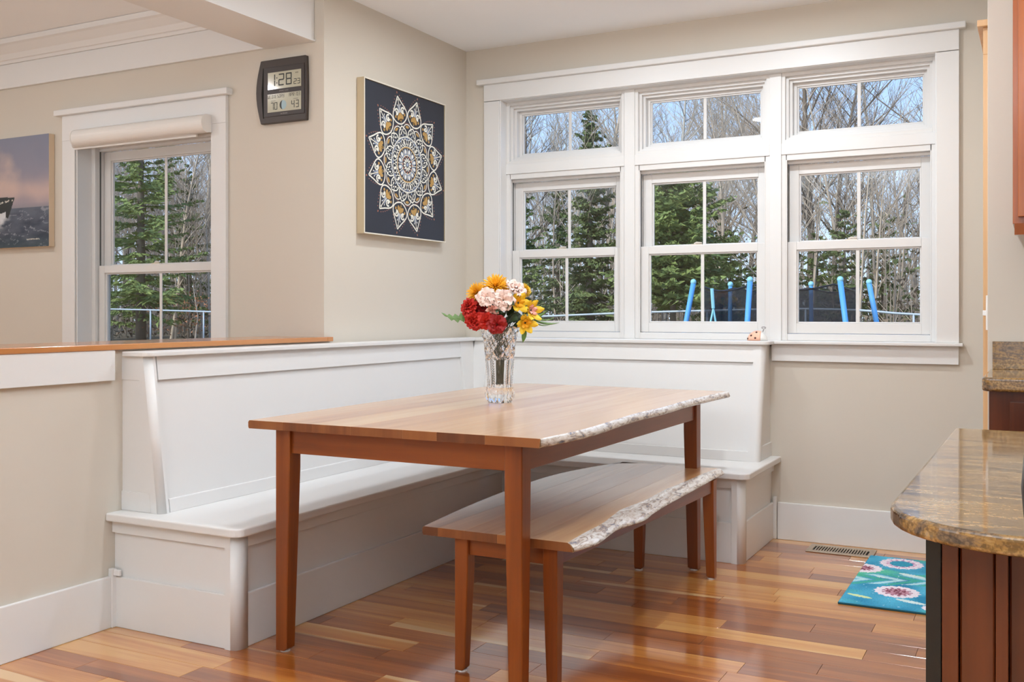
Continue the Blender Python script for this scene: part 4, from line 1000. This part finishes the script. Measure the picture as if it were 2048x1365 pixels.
# ------------------------------------------------------------------ ladybug figurine on the ledge
LBX, LBY, LBZ = 1.742, -.045, ZT + .0008
lb = empty('ladybug_figurine', 'peach ceramic ladybug with dark spots on the window ledge', 'figurine', (LBX, LBY, LBZ))
def dome(cx, rx, ry, rz, a0, a1, n=14, k=8):
    rings = []
    for i in range(n + 1):
        t = a0 + (a1 - a0) * i / n; x = cx - rx * cos(t); s_ = sin(t)
        rings.append([(x, LBY - ry * s_ * cos(pi * j / k), LBZ + rz * s_ * sin(pi * j / k)) for j in range(k + 1)])
    return MB().loft(rings)
P(lb, 'body', M['bug'], dome(LBX, .053, .026, .052, .02, 1.95), smooth=True)
P(lb, 'head', M['bugh'], dome(LBX, .052, .0255, .050, 1.95, pi - .02), smooth=True)
for (dx, dz) in ((-.028, .026), (-.006, .014), (-.002, .042), (-.046, .010)):
    t = math.acos(max(-1, min(1, -dx / .053))); s_ = sin(t); jj = math.asin(min(1, dz / (.052 * s_))); y = LBY - .026 * s_ * cos(jj)
    P(lb, 'spot', M['bugd'], MB().ball((LBX + dx, y + .0005, LBZ + dz), .0055, 8, 5, (1, .45, 1)), smooth=True)
for s_ in (-1, 1):
    pts = [(LBX + .026, LBY, LBZ + .043), (LBX + .031 + s_ * .002, LBY, LBZ + .058)]
    for q in range(10): pts.append((LBX + .031 + s_ * (.002 + .010 * sin(q * .55)), LBY, LBZ + .062 + .006 * (1 - cos(q * .55)) - q * .0006))
    P(lb, 'antenna', M['bugd'], MB().tube(pts, .0009, 5), smooth=True)

# ------------------------------------------------------------------ kitchen: back counter, cabinets
bc = empty('base_cabinet', 'cherry base cabinet with painted-in shade under the far granite counter', 'cabinet', (3.6, -1.6, 0))
B(bc, 'carcass', M['cab_shaded'], (2.882, 4.6, -1.835, YC - .001, .09, .9145), bevel=.001)
B(bc, 'toe_kick', M['black'], (2.90, 4.6, -1.78, YC - .001, 0, .09), bevel=0)
for k in range(3):
    x0 = 2.938 + k * .55; x1 = x0 + .52
    B(bc, 'drawer', M['cab_shaded'], (x0, x1, -1.853, -1.8355, .76, .885)); 
    m = MB(); m.box(x0, x0 + .055, -1.853, -1.8355, .13, .74); m.box(x1 - .055, x1, -1.853, -1.8355, .13, .74); m.box(x0 + .055, x1 - .055, -1.853, -1.8355, .13, .185); m.box(x0 + .055, x1 - .055, -1.853, -1.8355, .685, .74); m.box(x0 + .055, x1 - .055, -1.845, -1.8355, .185, .685)
    P(bc, 'door', M['cab_shaded'], m, bevel=.0015)
ct = empty('back_countertop', 'brown granite countertop with backsplash along the kitchen wall', 'countertop', (3.6, -1.6, .915))
P(ct, 'slab', M['granite'], MB().prism(rounded(2.863, 4.6, -1.862, YC - .001, .02, ('sw',)), .915, .957), bevel=.008, seg=4)
B(ct, 'backsplash', M['granite'], (2.874, 4.6, YC - .022, YC - .001, .9571, 1.052), bevel=.001)
uc = empty('wall_cabinet', 'orange cherry wall cabinet at the right edge of the view', 'cabinet', (3.5, -1.5, 1.42))
B(uc, 'carcass', M['cab'], (2.942, 4.6, -1.645, YC - .001, 1.43, 2.50), bevel=.001)
for k in range(3):
    x0 = 2.957 + k * .46; x1 = x0 + .44
    m = MB(); m.box(x0, x0 + .06, -1.665, -1.6455, 1.45, 2.48); m.box(x1 - .06, x1, -1.665, -1.6455, 1.45, 2.48); m.box(x0 + .06, x1 - .06, -1.665, -1.6455, 1.45, 1.51); m.box(x0 + .06, x1 - .06, -1.665, -1.6455, 2.42, 2.48); m.box(x0 + .06, x1 - .06, -1.655, -1.6455, 1.51, 2.42)
    P(uc, 'door', M['cab'], m, bevel=.002)
P(uc, 'light_rail', M['cab'], MB().prism_x([(-1.645, 1.43), (-1.655, 1.43), (-1.650, 1.395), (-1.63, 1.395), (-1.63, 1.43)], 2.947, 4.6))
# peninsula in the foreground
pn = empty('peninsula_cabinet', 'black and cherry panelled base of the foreground peninsula', 'cabinet', (3.4, -3.0, 0))
B(pn, 'carcass', M['cab_shaded'], (2.904, 4.3, -3.585, -2.46, .0, .8325), bevel=0)
B(pn, 'side_panel', M['black'], (2.872, 2.904, -3.60, -2.46, 0, .8325), bevel=.001)
B(pn, 'black_stile', M['black'], (2.872, 2.8925, -3.625, -3.60, 0, .8325), bevel=.001)
for x0, x1 in ((2.8935, 2.915), (2.963, 2.979)): B(pn, 'stile', M['cab_shaded'], (x0, x1, -3.625, -3.585, 0, .8325), bevel=.001)
for x0, x1 in ((2.916, 2.962), (2.980, 3.08), (3.082, 3.18), (3.182, 3.28), (3.282, 3.38)): B(pn, 'panel_board', M['cab_shaded'], (x0, x1, -3.612, -3.585, 0, .8325), bevel=.003)
pc = empty('peninsula_countertop', 'glossy gold brown granite peninsula top with rounded corner', 'countertop', (3.4, -3.0, .86))
r0 = .195; x0, x1, y0, y1 = 2.815, 4.35, -3.735, -2.42
ol = [(x0 + r0 + r0 * cos(pi + t * pi / 20), y0 + r0 + r0 * sin(pi + t * pi / 20)) for t in range(11)] + [(x1, y0), (x1, y1), (x0 + .012, y1)]
P(pc, 'slab', M['granite'], MB().prism(ol, .833, .860), bevel=.007, seg=4)
# black bar stool whose back just enters the frame
st = empty('bar_stool', 'black bar stool back cut by the right edge of the view', 'stool', (3.22, -4.35, 0))
xs = 3.005
rings = []
for i in range(13):
    t = i / 12; z = .74 + .318 * t; lean = 0
    half = .20
    if t > .85: half -= .02 * ((t - .85) / .15) ** 2
    y = -4.25 + lean; ring_ = []
    cxs = 3.0 + .024 * (1 - t) + .20
    for k in range(24):
        a = 2 * pi * k / 24; ring_.append((cxs + half * (abs(cos(a)) ** .5) * (1 if cos(a) > 0 else -1), y + .022 * (abs(sin(a)) ** .6) * (1 if sin(a) > 0 else -1), z))
    rings.append(ring_)
P(st, 'backrest', M['leather'], MB().loft(rings), smooth=True)
P(st, 'seat', M['leather'], MB().prism(rounded(3.02, 3.42, -4.62, -4.23, .06, ('sw', 'se', 'ne', 'nw')), .64, .70), bevel=.015, seg=3)
for x, y in ((3.05, -4.58), (3.39, -4.58), (3.05, -4.27), (3.39, -4.27)): P(st, 'leg', M['black'], MB().tube([(x, y, .64), (x + (.03 if x > 3.2 else -.0), y + (.0 if y > -4.4 else -.03), 0)], .016, 10), smooth=True)
P(st, 'footrest', M['black'], MB().box(3.05, 3.39, -4.275, -4.255, .22, .24))
P(st, 'backrest_bracket', M['black'], MB().box(3.10, 3.34, -4.262, -4.24, .68, .78))

# ------------------------------------------------------------------ outdoors
def gz(x, y): return -.75 + .9 * max(0, min(1, (y - 8) / 26)) + .25 * noise.noise(Vector((x * .06, y * .06, 0)))
m = MB(); NX, NY = 60, 50
for j in range(NY + 1):
    for i in range(NX + 1):
        x = -110 + 190 * i / NX; y = .35 + 95 * (j / NY) ** 1.4; m.v.append((x, y, gz(x, y) - .2))
m.f = [(j * (NX + 1) + i, j * (NX + 1) + i + 1, (j + 1) * (NX + 1) + i + 1, (j + 1) * (NX + 1) + i) for j in range(NY) for i in range(NX)]; m.mi = [0] * len(m.f)
tag(m.build('ground', M['ground'], smooth=True), 'rough brown green yard and forest ground outside', 'ground', kind=STR)
CX, CY = cam.location.x, cam.location.y
def at_ratio(q, y): return CX + (y - CY) * q       # x at depth y along a bearing q
# fence
fn = empty('yard_fence', 'pale galvanised fence with one thin top rail before the woods', 'fence', (at_ratio(-.5, 26), 26, 0))
pts = [(-1.7, 1.35), (-1.35, 1.34), (-1.16, 1.31), (-.97, 1.19), (-.80, 1.08), (-.60, .98), (-.51, 1.0), (-.40, 1.13), (-.36, 1.17), (-.245, 1.255), (-.209, 1.27), (-.15, 1.22), (-.096, 1.09), (.05, .95), (.3, .9)]
pts = [(at_ratio(q, 26), 26, z) for q, z in pts]
P(fn, 'top_rail', M['galv'], MB().tube(smooth_pts(pts, 3), .036, 6), smooth=True)
rail = interp([(p[0], p[2]) for p in pts])
x = pts[0][0] + 1.0
while x < pts[-1][0]:
    P(fn, 'post', M['galv'], MB().tube([(x, 26, gz(x, 26) - .4), (x, 26, rail(x) + .02)], .034, 6), smooth=True); x += 3.05
# trampoline
tx, ty = -2.38, 18.75; TR = 1.93; zg = gz(tx, ty) - .2
tp = empty('trampoline', 'round backyard trampoline with blue padded poles and black net', 'trampoline', (tx, ty, zg))
ex = rt; ey = -tw
def tpos(u, v, z): p = Vector((tx, ty, 0)) + ex * u + ey * v; return (p.x, p.y, z)
poles = [(-2.05, -.05, 1), (-.77, 1.87, 0), (-1.11, -1.69, 1), (1.2, 1.63, 0), (.80, -1.86, 1), (2.08, .0, 1)]
ZP = 1.87
for (u, v, fr_) in poles:
    L = sqrt(u * u + v * v); k = 1.22 if fr_ else 1.02
    b_ = (u * k, v * k)
    P(tp, 'pole', M['polblue'], MB().tube([tpos(b_[0], b_[1], zg), tpos(u, v, ZP - .03)],   .060 if fr_ else .05, 10), smooth=True)
    P(tp, 'pole_cap', M['polcap'], MB().ball(tpos(u, v, ZP), .072, 10, 6), smooth=True)
order = sorted(poles, key=lambda p: math.atan2(p[1], p[0])); ring_t = []; ring_b = []
for i, p in enumerate(order):
    q = order[(i + 1) % len(order)]
    for k in range(8):
        t = k / 8; a0 = math.atan2(p[1], p[0]); a1 = math.atan2(q[1], q[0]); a1 += 2 * pi if a1 < a0 else 0
        a = a0 + (a1 - a0) * t; R_ = 1.82 - .10 * sin(pi * t)
        ring_t.append(tpos(R_ * cos(a), R_ * sin(a), ZP - .10 - .13 * sin(pi * t))); ring_b.append(tpos(1.70 * cos(a), 1.70 * sin(a), zg + .95))
P(tp, 'netting', M['net'], MB().loft([ring_b, ring_t], caps=False), smooth=True)
P(tp, 'net_border', M['black'], MB().tube(ring_t + [ring_t[0]], .022, 5), smooth=True)
P(tp, 'jump_mat', M['black'], MB().lathe([(1.75, .9), (1.75, .93)], 32).__class__().lathe([(1.75, zg + .86), (1.75, zg + .89)], 32, tx, ty))
P(tp, 'frame_pad', M['polblue'], MB().lathe([(1.7, zg + .84), (1.98, zg + .84), (1.98, zg + .93), (1.7, zg + .93)], 32, tx, ty))
P(tp, 'corner_strap', M['polcap'], MB().tube([tpos(-1.79, -.94, ZP - .17), tpos(-1.76, -.94, ZP - .62)], .04, 6).tube([tpos(-1.76, -.94, ZP - .62), tpos(-1.88, -.94, ZP - 1.2)], .025, 5).tube([tpos(-1.76, -.94, ZP - .62), tpos(-1.66, -.94, ZP - 1.2)], .025, 5))
# bare trees
def bare_tree_mesh(seed, mat, H, R0, low=.28, dens=1.0, spread=1.):
    q = random.Random(seed); m = MB()
    def grow(p, d, L, r, lvl, segs):
        pts = [p]; rad = [r]; dd = d.copy()
        for i in range(segs):
            dd = (dd + Vector((q.uniform(-1, 1), q.uniform(-1, 1), q.uniform(-.3, .8))) * (.07 if lvl == 0 else .16)).normalized()
            p = p + dd * (L / segs); pts.append(p); rad.append(max(.006, r * (1 - .80 * (i + 1) / segs) if lvl == 0 else r * (1 - .75 * (i + 1) / segs)))
        m.tube(pts, rad, 7 if lvl == 0 else (4 if lvl == 1 else 3), caps=False)
        return pts, rad
    pts, rad = grow(Vector((0, 0, -.5)), Vector((q.uniform(-.06, .06), q.uniform(-.06, .06), 1)).normalized(), H + .5, R0, 0, 12)
    nb = int(24 * dens)
    for b in range(nb):
        t = low + (1 - low) * (b + q.random()) / nb; i = min(11, int(t * 12)); f_ = t * 12 - i
        p = pts[i].lerp(pts[i + 1], f_); th = q.uniform(0, 2 * pi); up = q.uniform(.7, 1.7)
        d = Vector((cos(th) * spread, sin(th) * spread, up)).normalized(); L = (H * (1 - t) * .55 + 1.1) * q.uniform(.7, 1.2); r = max(.018, rad[i] * .42)
        bp, br = grow(p, d, L, r, 1, 6)
        for s_ in range(int(6 + L)):
            k = q.randint(1, 5); p2 = bp[k].lerp(bp[k + 1], q.random()); d2 = (d + Vector((q.uniform(-1, 1), q.uniform(-1, 1), q.uniform(-.2, .9)))).normalized()
            cp, cr_ = grow(p2, d2, L * q.uniform(.25, .45), max(.011, br[k] * .5), 2, 3)
            for w in range(2):
                grow(cp[q.randint(1, 2)], (d2 + Vector((q.uniform(-1, 1), q.uniform(-1, 1), q.uniform(-.2, .9)))).normalized(), L * q.uniform(.12, .25), .009, 3, 2)
    me = m.mesh('bare_tree'); me.materials.append(mat); me.polygons.foreach_set('use_smooth', [True] * len(me.polygons)); return me
bark = [M['bark'], M['bark'], M['bark_pale'], M['bark'], M['bark_dark'], M['bark']]
BT = [bare_tree_mesh(20 + i, bark[i], (13, 15, 16, 12, 14, 11)[i], (.15, .20, .16, .11, .19, .08)[i], (.30, .25, .45, .2, .3, .15)[i], (1.1, 1.3, .9, 1.0, 1.2, 1.1)[i]) for i in range(6)]
q = random.Random(77)
LBL = ['bare grey-brown deciduous tree with a straight medium trunk in the wood', 'bare broad-crowned grey-brown tree with a thick trunk in the wood', 'bare pale-barked tree with a high crown in the wood',
    'bare slim grey-brown tree branching low in the wood', 'bare dark-barked tree with a heavy trunk in the wood', 'bare thin grey sapling-sized tree in the wood']
for i in range(190):
    y = 29 + 34 * (i / 190) ** .8 + q.uniform(-1, 1); b_ = -1.75 + 2.15 * ((i * .6180339) % 1) + q.uniform(-.01, .01)
    x = at_ratio(b_, y); kind_ = q.randrange(6); o = bpy.data.objects.new('bare_tree', BT[kind_]); COL.objects.link(o)
    o.location = (x, y, gz(x, y) - .2); o.rotation_euler = (q.uniform(-.05, .05), q.uniform(-.05, .05), q.uniform(0, 6.28)); s_ = q.uniform(.75, 1.1); o.scale = (s_, s_, s_ * q.uniform(.9, 1.1))
    tag(o, LBL[kind_], 'tree', 'bare trees in the wood beyond the fence, kind %d' % (kind_ + 1))
# conifers
def conifer(name, label, b_, y, H, Wd, mat, seed, low=.1, zbase=None, sparse=1., top_w=.03):
    q = random.Random(seed); x = at_ratio(b_, y); zb = gz(x, y) - .3
    root = empty(name, label, 'tree', (x, y, zb), 'evergreens in the wood')
    P(root, 'trunk', M['bark_dark'], MB().tube([(x, y, zb), (x, y, zb + H * .5), (x, y, zb + H)], [.02 * H, .012 * H, .01], 7), smooth=True)
    m = MB(); n = int(H * 20 * sparse)
    for k in range(n):
        t = low + (1 - low) * (k / n); z = zb + H * t + q.uniform(-.15, .15)
        L = (Wd * (1 - t) ** .75 * (.8 + .2 * sin(t * 31 + seed)) + top_w * 3) * q.uniform(.45, 1.12); th = k * 2.39996 + q.uniform(-.5, .5)
        droop = q.uniform(-.45, -.05) * (1 - t) + .25 * t; d = Vector((cos(th), sin(th), droop)); sd = Vector((-sin(th), cos(th), 0)); p0 = Vector((x, y, z))
        ns = int(6 + L * 7)
        for j in range(ns):
            u = (j + q.random()) / ns; c = p0 + d * (L * u) + Vector((q.uniform(-.05, .05), q.uniform(-.05, .05), .16 * L * u * u)); w = (.10 + .30 * L * (1 - u * .75)) * q.uniform(.4, 1.1)
            for s_ in (1, -1):
                dv = (sd * s_ * q.uniform(.5, 1.1) + d * q.uniform(.3, 1) + Vector((0, 0, q.uniform(-.35, .15)))) * w
                for g in range(3):
                    e0 = c + dv * (g * .33); e1 = e0 + dv * .45 + Vector((q.uniform(-.06, .06), q.uniform(-.06, .06), q.uniform(-.10, .05))); tt = Vector((q.uniform(-1, 1), q.uniform(-1, 1), q.uniform(-1, .6))) * .085
                    m.add([e0 + tt, e0 - tt, e1], [(0, 1, 2)])
    P(root, 'foliage', mat, m)
    return root
conifer('spruce_tree', 'dark spruce with spire top behind the left window of the triple', -.428, 27.5, 8.6, 2.3, M['needle'], 1, .08, top_w=.02)
conifer('spruce_tree', 'green spruce at the far left edge of the triple window', -.515, 28.2, 7.0, 1.7, M['needle2'], 2, .08)
conifer('pine_tree', 'full mid-green pine filling the left half of the middle window', -.335, 27.5, 6.2, 2.6, M['needle2'], 3, .30, sparse=1.5, top_w=.35)
conifer('hemlock_tree', 'broad hemlock left of the muntin in the left room window', -1.10, 28.0, 13., 3.4, M['needle2'], 4, .12, sparse=.42, top_w=.5)
conifer('hemlock_tree', 'thin hemlock behind the right pane of the left room window', -1.01, 33.5, 9., 3.0, M['needle'], 5, .1, sparse=.28)
conifer('hemlock_tree', 'hemlock at the left jamb of the left room window', -1.20, 30, 13., 3.6, M['needle2'], 6, .1, sparse=.38)
conifer('hemlock_tree', 'small dark hemlock behind the muntin of the right window', -.165, 33, 5.0, 2.2, M['needle'], 7, .1, sparse=.45)
conifer('hemlock_tree', 'low green hemlock above the trampoline in the middle window', -.275, 32, 4.2, 2.8, M['needle2'], 8, .1, sparse=.7)
conifer('hemlock_tree', 'low green hemlock above the trampoline in the right window', -.19, 34.5, 4.3, 3.2, M['needle2'], 9, .1, sparse=.6)
conifer('hemlock_tree', 'dim hemlock deep in the wood between the two left spruces', -.465, 36, 7.5, 3.0, M['needle'], 10, .1, sparse=.5)
conifer('hemlock_tree', 'dim hemlock deep in the wood behind the right window edge', -.13, 37, 5.2, 2.6, M['needle'], 11, .1, sparse=.45)
conifer('hemlock_tree', 'tall hemlock deep in the wood behind the middle window muntin', -.30, 38, 7.0, 3.0, M['needle'], 12, .1, sparse=.5)
# undergrowth and far woods: too many to count
m = MB(); q = random.Random(4)
for i in range(3000):
    y = q.uniform(31, 66); x = at_ratio(q.uniform(-1.8, .45), y); z = gz(x, y) - .3; H = q.uniform(2.0, 8.5) * (1 if q.random() < .6 else .5); r = q.uniform(.02, .07); dx, dy = q.uniform(-.08, .08) * H, q.uniform(-.08, .08) * H
    m.tube([(x, y, z), (x + dx * .4, y + dy * .5, z + H * .5), (x + dx, y + dy, z + H)], [r, r * .7, .008], 3, caps=False)
    for k in range(6):
        t = q.uniform(.2, .95); L = q.uniform(.4, 1.3); th = q.uniform(0, 6.28); p0 = Vector((x + dx * t, y + dy * t, z + H * t)); m.tube([p0, p0 + Vector((cos(th) * L * .6, sin(th) * L * .6, L * .7))], [.016, .006], 3, caps=False)
tag(m.build('thicket', M['bark']), 'thicket of thin bare saplings filling the wood', 'thicket', kind='stuff')
m = MB(); q = random.Random(9)
for i in range(42000):
    y = 30.5 + 38 * q.random(); x = at_ratio(q.uniform(-1.85, .5), y); h = abs(q.gauss(0, 1.5)); z = gz(x, y) - .2 + h; w = q.uniform(.08, .26)
    a = Vector((q.uniform(-1, 1), q.uniform(-1, 1), q.uniform(-1, 1))) * w; b_ = Vector((q.uniform(-1, 1), q.uniform(-1, 1), q.uniform(-1, 1))) * w; p0 = Vector((x, y, z)); m.add([p0, p0 + a, p0 + b_], [(0, 1, 2)])
tag(m.build('undergrowth', M['thicket']), 'brown leafless undergrowth along the foot of the wood', 'undergrowth', kind='stuff')
m = MB()
for i in range(26000):
    y = 31 + 34 * q.random(); x = at_ratio(q.uniform(-1.85, .5), y); z = gz(x, y) + abs(q.gauss(0, 2.2)); w = q.uniform(.1, .3)
    a = Vector((q.uniform(-1, 1), q.uniform(-1, 1), q.uniform(-.5, .5))) * w; b_ = Vector((q.uniform(-1, 1), q.uniform(-1, 1), q.uniform(-1, .4))) * w; p0 = Vector((x, y, z)); m.add([p0, p0 + a, p0 + b_], [(0, 1, 2)])
tag(m.build('evergreen_undergrowth', M['needle']), 'scattered green evergreen sprays low in the wood', 'undergrowth', kind='stuff')
bs = empty('beech_sapling', 'sapling holding russet leaves behind the left room window', 'tree', (at_ratio(-1.0, 28), 28, .0))
m = MB(); x0, y0 = at_ratio(-1.0, 28), 28
for k in range(420):
    p0 = Vector((x0 + q.gauss(0, 1.0), y0 + q.gauss(0, .6), q.uniform(.1, 1.9) + .3 * q.random())); w = .09; m.add([p0, p0 + Vector((q.uniform(-1, 1), q.uniform(-1, 1), q.uniform(-1, 1))) * w, p0 + Vector((q.uniform(-1, 1), q.uniform(-1, 1), q.uniform(-1, 1))) * w], [(0, 1, 2)])
P(bs, 'foliage', M['russet'], m)
P(bs, 'trunk', M['bark'], MB().tube([(x0, y0, -.4), (x0 + .2, y0, 1), (x0 - .1, y0, 2.4)], [.05, .03, .01], 6))
# the far wood: a rising bank of trunks closes the view
print('tris', sum(len(o.data.polygons) for o in bpy.data.objects if o.type == 'MESH'))
